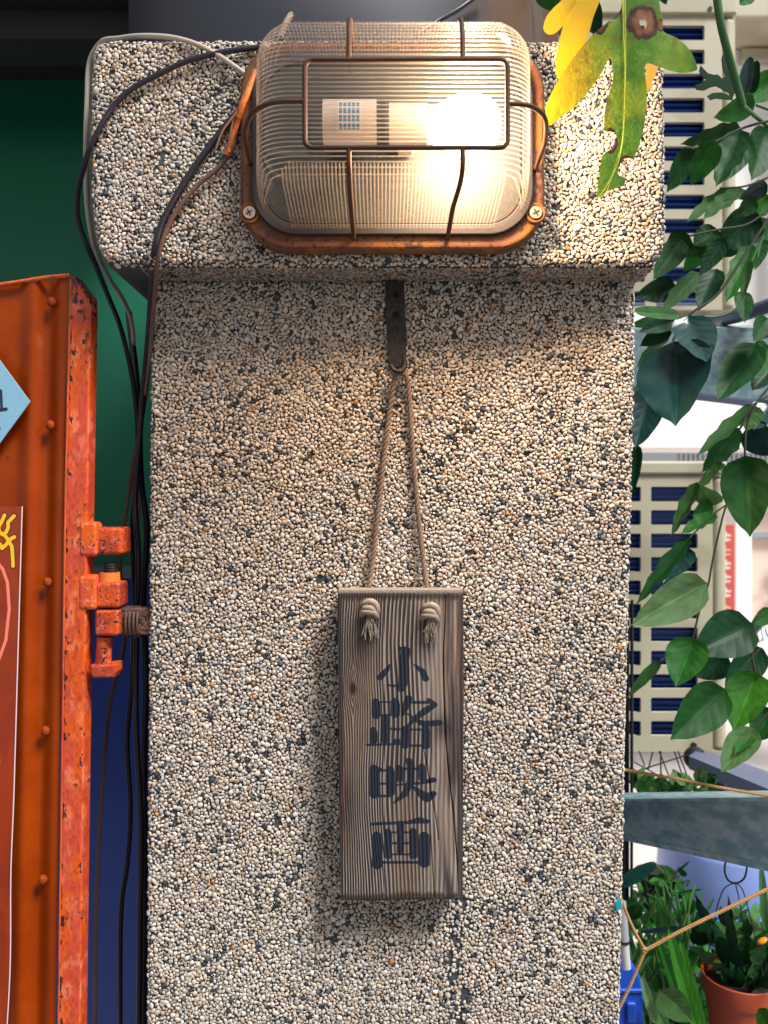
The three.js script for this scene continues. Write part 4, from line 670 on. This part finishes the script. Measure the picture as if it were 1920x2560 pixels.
// ---------- fern frond in front of the cap ----------
{
  const X0 = 1330, X1 = 1770, Y0 = -140, Y1 = 500, Z = (x, y) => [1280 + x / 2.592, y / 2.592];
  const burns = [[842, 160, 108, 112], [640, 60, 72, 96], [560, 150, 60, 90], [650, 895, 42, 76], [760, 1050, 62, 66], [955, 175, 30, 40]];
  const map = tex(880, 1280, (u, v) => {
    const px = X0 + u * (X1 - X0), py = Y0 + (1 - v) * (Y1 - Y0), x = (px - 1280) * 2.592, y = py * 2.592;
    const n = fbm(u, v, 8, 501, 4), n2 = fbm(u, v, 30, 505, 3);
    let c = mix3(c255(92, 142, 8), c255(60, 112, 10), smooth(0.3, 0.7, n));                               // green
    const yl = smooth(640, 400, x + 50 * (n - 0.5) + (y > 820 ? 200 : 0) - 0.25 * Math.max(0, y - 300)) ; c = mix3(c, mix3(c255(178, 160, 6), c255(150, 144, 8), n2), yl);
    c = mix3(c, c255(170, 180, 10), 0.55 * smooth(0.45, 0.7, fbm(u, v, 5, 509, 3)) * (1 - yl));
    const rib = Math.abs(x - (718 + 18 * Math.sin(y / 400) + (y > 900 ? -(y - 900) * 0.28 : 0))); c = mix3(c, c255(190, 200, 60), smooth(7, 2, rib) * (x > 600 ? 1 : 0));
    const br2 = smooth(0.68, 0.76, fbm(u, v, 16, 513, 4)) * 0.4; c = mix3(c, c255(120, 84, 20), br2);
    let b = 0, core = 0; for (const [a, d, rx, ry] of burns) { const e = Math.hypot((x - a) / rx, (y - d) / ry) + 0.5 * (n - 0.5) + 0.35 * (n2 - 0.5); b = Math.max(b, smooth(1.02, 0.92, e)); core = Math.max(core, smooth(0.86, 0.6, e)); }
    c = mix3(c, c255(60, 26, 14), b); c = mix3(c, mix3(c255(176, 124, 86), c255(110, 62, 30), n2), core * 0.9); return c;
  });
  const mat = phys({ map, roughness: 0.38, transmission: 0.3, thickness: 0, side: THREE.DoubleSide, bumpMap: rep(nz, 3), bumpScale: 0.0003 });
  const matY = phys({ map: tex(256, 256, (u, v) => mix3(c255(180, 162, 6), c255(164, 138, 6), fbm(u, v, 5, 531, 4))), roughness: 0.4, transmission: 0.35, thickness: 0, side: THREE.DoubleSide });
  const mod = new TessellateModifier(0.006, 6);
  function blade(pts, holes, z, bend, lift) {
    const spl = new THREE.SplineCurve(pts.map(([x, y]) => { const p = P(...Z(x, y), z); return new THREE.Vector2(p.x, p.y); }));
    const s = new THREE.Shape(spl.getPoints(pts.length * 5));
    for (const h of holes) s.holes.push(new THREE.Path(new THREE.SplineCurve([...h, h[0]].map(([x, y]) => { const p = P(...Z(x, y), z); return new THREE.Vector2(p.x, p.y); })).getPoints(h.length * 4)));
    let g = mod.modify(new THREE.ShapeGeometry(s)); g.deleteAttribute('normal'); g.deleteAttribute('uv'); g = mergeVertices(g, 1e-6);
    const p = g.attributes.position, uv = new Float32Array(p.count * 2), a = P(X0, Y1, z), b = P(X1, Y0, z);
    for (let i = 0; i < p.count; i++) { const x = p.getX(i), y = p.getY(i); uv[i * 2] = (x - a.x) / (b.x - a.x); uv[i * 2 + 1] = (y - a.y) / (b.y - a.y); const u = uv[i * 2], v = uv[i * 2 + 1]; p.setZ(i, z + bend(u, v) + 0.003 * (fbm(u, v, 6, 521, 3) - 0.5)); }
    g.setAttribute('uv', new THREE.BufferAttribute(uv, 2)); g.computeVertexNormals(); return g;
  }
  const f = thing('fern_frond', 'yellow green lobed fern frond with brown burnt holes beside the lamp', 'fern frond');
  const main = [[705, -340], [700, -120], [700, 20], [690, 90], [640, 150], [600, 175], [480, 280], [330, 470], [255, 600], [225, 690], [252, 788], [330, 735], [420, 680], [560, 510], [622, 392], [645, 420], [652, 520], [618, 640], [604, 740], [610, 832], [660, 836], [688, 872], [655, 940], [600, 985], [585, 1050], [575, 1150], [568, 1262], [640, 1212], [735, 1180], [752, 1130], [706, 1104], [716, 1040], [740, 1008], [812, 985], [850, 870], [872, 760], [878, 600], [862, 425], [960, 440], [1100, 462], [1200, 440], [1212, 408], [1160, 322], [1080, 255], [980, 216], [968, 150], [945, 60], [925, -60], [860, -340]];
  const blk = part('blade', blade(main, [[[812, 145], [850, 142], [862, 180], [852, 206], [822, 196]]], 0.125, (u, v) => 0.02 * (v - 0.5) - 0.05 * (u - 0.5) ** 2 + 0.012 * Math.abs(u - 0.51), 0), mat, f);
  part('midrib', tube([[706, -300], [712, 60], [722, 250], [736, 420], [738, 640], [734, 860], [706, 1030], [620, 1200], [572, 1258]].map(([x, y]) => { const p = P(...Z(x, y), 0.1275), v = (p.y - P(0, Y1, 0.125).y) / (P(0, Y0, 0.125).y - P(0, Y1, 0.125).y); p.z = 0.1265 + 0.02 * (v - 0.5); return p; }), 0.0004, 60, 6), std({ color: lin(0.26, 0.34, 0.03), roughness: 0.5 }), f);
  const f2 = thing('fern_frond', 'bright yellow fern lobes behind the burnt frond at the top of the lamp', 'fern frond');
  part('blade', blade([[620, -200], [560, 20], [520, 130], [480, 270], [410, 400], [330, 490], [296, 486], [286, 400], [300, 290], [345, 130], [420, 20], [480, -200]], [], 0.095, (u, v) => 0.03 * (v - 0.6), 0), matY, f2);
  part('blade', blade([[520, -200], [430, 10], [390, 90], [310, 195], [245, 232], [202, 200], [214, 130], [260, 70], [340, -10], [420, -200]], [], 0.088, (u, v) => 0.02 * (v - 0.6), 0), matY, f2);
  part('blade', blade([[868, 380], [950, 400], [948, 440], [910, 530], [876, 604], [866, 500]], [], 0.1, () => 0, 0), phys({ color: lin(0.72, 0.36, 0.01), roughness: 0.5, transmission: 0.3, thickness: 0, side: THREE.DoubleSide }), f2);
  part('petiole', tube([P(...Z(560, -190), 0.1), P(...Z(640, -120), 0.1), P(...Z(700, -300), 0.11)], 0.002), LM.stem, f2);
  const bk = thing('back_foliage', 'dark green leaves behind the yellow fern lobes at the top', 'foliage');
  leaf(bk, LM.dark, 1440, -30, 1400, 100, 60, -0.05, 0.2); leaf(bk, LM.mid, 1350, -40, 1400, 30, 60, -0.08, 0.1); leaf(bk, LM.deep, 1460, 0, 1500, 90, 60, -0.06, 0.1); leaf(bk, LM.dark, 1650, -30, 1666, 12, 26, -0.3, 0); leaf(bk, LM.mid, 1880, -20, 1850, 12, 40, -0.3, 0);
}

// ---------- lower right: beam, ropes, pots, weeds ----------
{
  const q = P;
  const bm = thing('galvanized_beam', 'galvanized steel beam running right from the pillar above the plants', 'steel beam');
  part('web', hexa([q(1536, 2004, -0.3), q(2010, 2000, -0.14), q(2010, 2190, -0.14), q(1536, 2088, -0.3), q(1536, 2001, -0.345), q(2010, 1996, -0.185), q(2010, 2186, -0.185), q(1536, 2086, -0.345)]), M.galv, bm);
  part('top_flange', hexa([q(1536, 1998, -0.294), q(2010, 1991, -0.134), q(2010, 2001, -0.134), q(1536, 2005, -0.294), q(1536, 1982, -0.36), q(2010, 1975, -0.2), q(2010, 1984, -0.2), q(1536, 1990, -0.36)]), M.galv, bm);
  part('bottom_lip', hexa([q(1536, 2084, -0.295), q(2010, 2182, -0.135), q(2010, 2198, -0.135), q(1536, 2096, -0.295), q(1536, 2083, -0.31), q(2010, 2181, -0.15), q(2010, 2196, -0.15), q(1536, 2094, -0.31)]), M.galv, bm);
  single('black_post', merge([pxBox(1556, 1500, 1574, 3300, -0.4, 0.02, 0.002), bar(q(1580, 1500, -0.395), q(1577, 3300, -0.395), 0.0022)]), M.black, 'thin black metal post behind the steel beam at the pillar edge', 'post');
  const G = null;
  single('jute_rope', twisted([q(1535, 1920, -0.1), q(1600, 1931, -0.1), q(1700, 1949, -0.1), q(1800, 1969, -0.1), q(1960, 1996, -0.1)], 0.0008, 0.0009, 0.008), M.jute, 'jute rope stretched just above the galvanized beam', 'rope');
  const r = thing('knotted_rope', 'jute rope tied in a Y knot in front of the weeds', 'rope');
  const kz = -0.06, kp = q(1613, 2376, kz);
  part('strand', twisted([q(1545, 2225, kz), q(1568, 2288, kz), q(1590, 2335, kz), kp], 0.0008, 0.0009, 0.008), M.jute, r);
  part('strand', twisted([kp, q(1690, 2334, kz), q(1800, 2280, kz), q(1950, 2208, kz)], 0.00095, 0.00105, 0.009), M.jute, r);
  part('strand', twisted([kp, q(1592, 2425, kz), q(1570, 2475, kz), q(1540, 2535, kz)], 0.0008, 0.0009, 0.008), M.jute, r);
  part('knot', merge([new THREE.TorusGeometry(0.0022, 0.0012, 8, 20).rotateY(0.6).translate(kp.x, kp.y, kp.z), new THREE.TorusGeometry(0.002, 0.0012, 8, 20).rotateX(0.9).translate(kp.x - 0.001, kp.y + 0.001, kp.z)]), M.jute, r);
  const pp = thing('grey_pipe', 'short grey plastic pipe against the lower right of the pillar', 'pipe');
  part('pipe_length', bar(q(1552, 2255, -0.11), q(1560, 2352, -0.11), 0.0055, 16), M.pipe, pp); part('pipe_socket', bar(q(1560, 2352, -0.11), q(1566, 2420, -0.11), 0.0048, 16), std({ color: lin(0.5, 0.52, 0.54), roughness: 0.5 }), pp); part('clip_ring', bar(q(1560, 2350, -0.11), q(1560.5, 2356, -0.11), 0.0062, 16), M.black, pp);
  const bin = thing('blue_bin', 'blue plastic bin at the foot of the pillar on the right', 'bin');
  part('bin_body', slab(shapeOf(px2([[1500, 2396], [1566, 2400], [1584, 2414], [1600, 2440], [1611, 2470], [1613, 3000], [1500, 3000]], -0.14)), -0.14, 0.1, 0.004, 3), M.blueBin, bin); part('handle', pxBox(1566, 2508, 1592, 2560, -0.136, 0.012, 0.003), M.blueBin, bin); part('bin_rib', pxBox(1540, 2474, 1612, 2484, -0.137, 0.02, 0.002), M.blueBin, bin);
  // big blue barrel behind, small blue bucket, slate rail
  const bz = -1.35, c = q(1835, 2560, bz), R = 185 * K(bz), top = q(0, 2070, bz).y, bot = 0.0;
  const bl = thing('blue_barrel', 'large blue plastic barrel behind the beam and the weeds', 'barrel');
  part('barrel_body', new THREE.LatheGeometry([[0, bot], [R * 0.92, bot], [R * 0.97, bot + 0.04], [R, bot + 0.3], [R, top - 0.12], [R * 0.97, top - 0.03], [R * 0.9, top], [0, top]].map(([a, b]) => new THREE.Vector2(a, b)), 48).translate(c.x, 0, bz), std({ color: lin(0.3, 0.42, 0.86), roughness: 0.3 }), bl); part('hoop', new THREE.TorusGeometry(R * 1.005, 0.012, 10, 48).rotateX(Math.PI / 2).translate(c.x, top - 0.16, bz), M.blue, bl);
  const sb = q(1838, 1960, -0.8); const bk2 = thing('blue_bucket', 'small bright blue bucket under the slate rail', 'bucket'); part('bucket_body', new THREE.LatheGeometry([[0, 0], [0.022, 0], [0.027, 0.055], [0.029, 0.055], [0.029, 0.06], [0.025, 0.06], [0, 0.05]].map(([a, b]) => new THREE.Vector2(a, b)), 32).translate(sb.x, sb.y - 0.025, sb.z), M.blue, bk2); part('bail', tube([V(sb.x - 0.028, sb.y + 0.03, sb.z), V(sb.x, sb.y + 0.045, sb.z + 0.02), V(sb.x + 0.028, sb.y + 0.03, sb.z)], 0.0012), M.black, bk2);
  const rl = thing('slate_rail', 'slate grey plastic rail slanting down to the right behind the beam', 'rail');
  part('rail_body', hexa([q(1722, 1890, -0.5), q(2010, 2010, -0.42), q(2010, 2052, -0.42), q(1722, 1922, -0.5), q(1748, 1872, -0.56), q(2010, 1958, -0.48), q(2010, 2040, -0.48), q(1730, 1915, -0.56)]), M.slate, rl);
  part('groove', hexa([q(1845, 1914, -0.52), q(1925, 1946, -0.5), q(1925, 1949, -0.499), q(1845, 1918, -0.519), q(1845, 1911, -0.53), q(1925, 1942, -0.51), q(1925, 1948, -0.505), q(1845, 1916, -0.525)]), M.black, rl);
  part('stem_tube', bar(q(1790, 1915, -0.55), q(1800, 1990, -0.55), 0.011, 16), std({ color: lin(0.03, 0.06, 0.16), roughness: 0.4 }), rl);
  part('end_cap', new THREE.SphereGeometry(0.018, 20, 14).translate(q(1738, 1895, -0.55).x, q(1738, 1895, -0.55).y, -0.55), M.black, rl);
  part('cable_coil', merge([0, 1, 2].map((i) => new THREE.TorusGeometry(0.010 + i * 0.003, 0.0012, 6, 24).rotateY(0.4 * i).translate(q(1762, 1945, -0.57).x, q(1762, 1945, -0.57).y, -0.57 - i * 0.003))), M.black, rl);
  const tr = thing('wire_trellis', 'thin wire trellis between the post and the slate rail', 'trellis');
  for (const [a, b, cc, d] of [[1598, 1878, 1612, 1915], [1648, 1878, 1672, 1940], [1695, 1878, 1718, 1940], [1586, 1930, 1722, 1886], [1632, 1880, 1620, 1925], [1585, 1905, 1640, 1935], [1652, 1878, 1652, 1980], [1686, 1878, 1706, 1940]]) part('wire', bar(q(a, b, -0.5), q(cc, d, -0.5), 0.0011, 6), M.black, tr);

  // hanging terracotta pot with a leafy succulent
  const pz = -0.28, pc = q(1850, 2436, pz), pr = 90 * K(pz);
  const pot = thing('hanging_pot', 'terracotta coloured plastic pot hanging at the lower right corner', 'flower pot');
  const pf = [[0, -0.098], [pr * 0.7, -0.098], [pr * 0.73, -0.094], [pr * 0.92, -0.024], [pr * 1.0, -0.022], [pr * 1.03, 0.0], [pr * 1.01, 0.002], [pr * 0.95, 0.0], [pr * 0.9, -0.02], [pr * 0.88, -0.02]].map(([a, b]) => new THREE.Vector2(a, b));
  part('pot_body', new THREE.LatheGeometry(pf, 64).translate(pc.x, pc.y, pc.z), M.pot, pot); part('potting_soil', new THREE.CylinderGeometry(pr * 0.9, pr * 0.88, 0.01, 40).translate(pc.x, pc.y - 0.016, pc.z), M.soil, pot);
  for (let i = 0; i < 16; i++) { const a = i / 16 * 2 * Math.PI, rr1 = pr * 0.775; part('drain_slot', rbox(0.003, 0.022, 0.003, 0.001, 0, 0, 0).rotateX(-0.19).translate(0, -0.079, rr1).rotateY(a).translate(pc.x, pc.y, pc.z), M.black, pot); }  // black bars on the wall, shade of open slots put into colour
  const su = thing('succulent', 'dark green leafy succulent growing in the terracotta pot', 'plant');
  for (let i = 0; i < 26; i++) {
    const a = rr(0, 6.28), lean = rr(0.1, 0.75), len = rr(0.05, 0.105), steps = 4; let p0 = V(pc.x + Math.cos(a) * pr * 0.5 * rnd(), pc.y - 0.012, pc.z + Math.sin(a) * pr * 0.5 * rnd());
    for (let k = 0; k < steps; k++) { const d = V(Math.cos(a) * Math.sin(lean + k * 0.12), Math.cos(lean + k * 0.12), Math.sin(a) * Math.sin(lean + k * 0.12)), p1 = p0.clone().addScaledVector(d, len / steps * 1.1); const o = part('segment', leafGeo('flat'), [LM.deep, LM.dark, LM.deep, LM.grey][i % 4], su), side = V(Math.sin(a + rr(-1, 1)), rr(-0.2, 0.2), Math.cos(a)).cross(d).normalize(), nn = d.clone().cross(side), L = p0.distanceTo(p1) * 1.25, w = rr(0.013, 0.02); o.matrix.makeBasis(d.clone().multiplyScalar(L), side.multiplyScalar(w), nn.multiplyScalar(w)).setPosition(p0); o.matrix.decompose(o.position, o.quaternion, o.scale); p0 = p1; }
  }
  { const bud = q(1906, 2352, -0.22); part('orange_bud', new THREE.SphereGeometry(0.0045, 14, 10).scale(1.5, 0.6, 1).rotateZ(0.5).translate(bud.x, bud.y, bud.z), std({ color: lin(0.8, 0.28, 0.01), roughness: 0.5 }), su); }
  const hg = thing('pot_hanger', 'black wire hook carrying the terracotta pot below the beam', 'hook');
  part('hook', tube([q(1816, 2140, -0.235), q(1812, 2180, -0.235), q(1822, 2202, -0.235), q(1840, 2208, -0.235), q(1860, 2196, -0.235), q(1870, 2150, -0.235)], 0.0012), M.black, hg);
  part('hanger_wire', tube([q(1838, 2206, -0.236), q(1812, 2220, -0.25), q(1795, 2260, -0.26), q(1782, 2330, -0.28), q(1762, 2418, -0.29)], 0.0007), M.black, hg); part('hanger_wire', tube([q(1838, 2206, -0.236), q(1855, 2222, -0.24), q(1868, 2262, -0.24), q(1885, 2330, -0.235), q(1908, 2440, -0.225)], 0.0007), M.black, hg); part('hanger_wire', tube([q(1838, 2206, -0.236), q(1850, 2260, -0.3), q(1872, 2400, -0.36)], 0.0007), M.black, hg);

  // strap-leaved plants and weeds
  for (const k of ['mid', 'bright', 'light', 'pale', 'dark']) { const m = LM[k].clone(); m.color.multiplyScalar(k === 'dark' ? 1.8 : 1.7); m.transmission = 0.45; LM['w' + k] = m; }  // brighter copies of the leaf tones, missing light put into the weed colours
  const lily = thing('strap_leaf_plant', 'long bright green strap leaves rising among the weeds', 'plant');
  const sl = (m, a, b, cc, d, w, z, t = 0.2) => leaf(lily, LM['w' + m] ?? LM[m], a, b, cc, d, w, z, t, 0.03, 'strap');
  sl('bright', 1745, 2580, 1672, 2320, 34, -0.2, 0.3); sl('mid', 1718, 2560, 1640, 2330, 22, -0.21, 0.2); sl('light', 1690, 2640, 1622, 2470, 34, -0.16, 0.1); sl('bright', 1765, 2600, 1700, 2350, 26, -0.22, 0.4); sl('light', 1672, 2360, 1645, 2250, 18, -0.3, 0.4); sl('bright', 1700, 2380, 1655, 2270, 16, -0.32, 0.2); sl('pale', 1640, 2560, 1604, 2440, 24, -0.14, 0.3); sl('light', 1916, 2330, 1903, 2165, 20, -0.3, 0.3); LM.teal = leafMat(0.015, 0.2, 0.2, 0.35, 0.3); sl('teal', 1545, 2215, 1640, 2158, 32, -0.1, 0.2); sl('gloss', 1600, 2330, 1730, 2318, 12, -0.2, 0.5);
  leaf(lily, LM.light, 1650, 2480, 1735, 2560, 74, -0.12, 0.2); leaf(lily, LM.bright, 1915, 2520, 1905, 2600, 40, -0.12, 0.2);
  const mk = (n, x0, y0, x1, y1, z0, z1, mats, size, kinds) => { // many small weed leaves, one mass per tone
    const by = new Map();
    for (let i = 0; i < n; i++) {
      const z = rr(z0, z1), a = P(rr(x0, x1), rr(y0, y1), z), d = V(rr(-1, 1), rr(-0.2, 1.1), rr(-0.6, 0.8)).normalize(), L = rr(size[0], size[1]) , s = V(rr(-1, 1), rr(-0.4, 0.4), rr(-1, 1)).cross(d).normalize(), nn = d.clone().cross(s), k = kinds[Math.floor(rnd() * kinds.length)], w = L * (k === 'strap' ? 0.14 : rr(0.45, 0.75)), g = leafGeo(k).clone();
      g.applyMatrix4(new THREE.Matrix4().makeBasis(d.multiplyScalar(L), s.multiplyScalar(w), nn.multiplyScalar(w)).setPosition(a)); const m = mats[Math.floor(rnd() * mats.length)]; if (!by.has(m)) by.set(m, []); by.get(m).push(g);
    }
    return by;
  };
  const weeds = thing('weeds', 'tangle of green weeds below the steel beam', 'weeds'); weeds.userData.kind = 'stuff';
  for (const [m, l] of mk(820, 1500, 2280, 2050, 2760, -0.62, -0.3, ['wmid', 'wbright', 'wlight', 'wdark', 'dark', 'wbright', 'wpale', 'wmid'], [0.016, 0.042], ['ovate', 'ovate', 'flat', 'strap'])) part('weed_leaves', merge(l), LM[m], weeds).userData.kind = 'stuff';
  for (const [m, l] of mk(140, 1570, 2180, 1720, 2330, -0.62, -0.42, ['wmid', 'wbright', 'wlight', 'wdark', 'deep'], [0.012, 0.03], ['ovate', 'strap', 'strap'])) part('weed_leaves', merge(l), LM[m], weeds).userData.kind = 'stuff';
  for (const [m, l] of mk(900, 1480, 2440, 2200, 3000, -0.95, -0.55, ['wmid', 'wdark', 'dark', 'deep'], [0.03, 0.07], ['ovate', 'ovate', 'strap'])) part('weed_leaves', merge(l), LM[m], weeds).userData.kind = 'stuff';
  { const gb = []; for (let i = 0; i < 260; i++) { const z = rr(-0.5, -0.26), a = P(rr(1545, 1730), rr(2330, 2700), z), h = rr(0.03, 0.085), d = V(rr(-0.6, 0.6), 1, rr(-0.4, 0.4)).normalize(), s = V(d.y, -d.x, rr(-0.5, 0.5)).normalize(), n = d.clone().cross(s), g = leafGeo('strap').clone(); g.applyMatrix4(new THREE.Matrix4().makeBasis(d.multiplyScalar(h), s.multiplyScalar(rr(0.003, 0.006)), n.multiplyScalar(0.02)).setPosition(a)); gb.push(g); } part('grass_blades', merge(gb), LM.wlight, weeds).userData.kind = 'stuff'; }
  const var2 = thing('variegated_plant', 'small leafy plants on the ledge just above the beam', 'plant'); var2.userData.kind = 'stuff';
  for (const [m, l] of mk(90, 1590, 1955, 1790, 1990, -0.5, -0.4, ['light', 'pale', 'mid', 'dark'], [0.012, 0.03], ['ovate', 'flat'])) part('plant_leaves', merge(l), LM[m], var2).userData.kind = 'stuff';
  leaf(var2, LM.light, 1590, 1975, 1630, 1930, 26, -0.4, 0.3); leaf(var2, LM.bright, 1600, 1980, 1640, 1935, 20, -0.39, 0.5);
  const bp = thing('black_pot', 'small black plant pot half hidden by the weeds', 'flower pot'); const bc = q(1640, 2190, -0.7); part('pot_body', new THREE.LatheGeometry([[0, -0.06], [0.026, -0.06], [0.035, 0.0], [0.038, 0.0], [0.038, 0.006], [0.033, 0.006], [0, -0.01]].map(([a, b]) => new THREE.Vector2(a, b)), 32).translate(bc.x, bc.y, bc.z), M.black, bp); part('potting_soil', new THREE.CylinderGeometry(0.033, 0.033, 0.004, 24).translate(bc.x, bc.y, bc.z), M.soil, bp);
  single('planter_bed', boxUV(new THREE.BoxGeometry(2.2, 0.5, 0.72).translate(1.3, 0.25, -0.56), 0.4), M.soil, 'raised soil bed carrying the weeds right of the pillar', 'planter');
}
renderer.render(scene, camera);
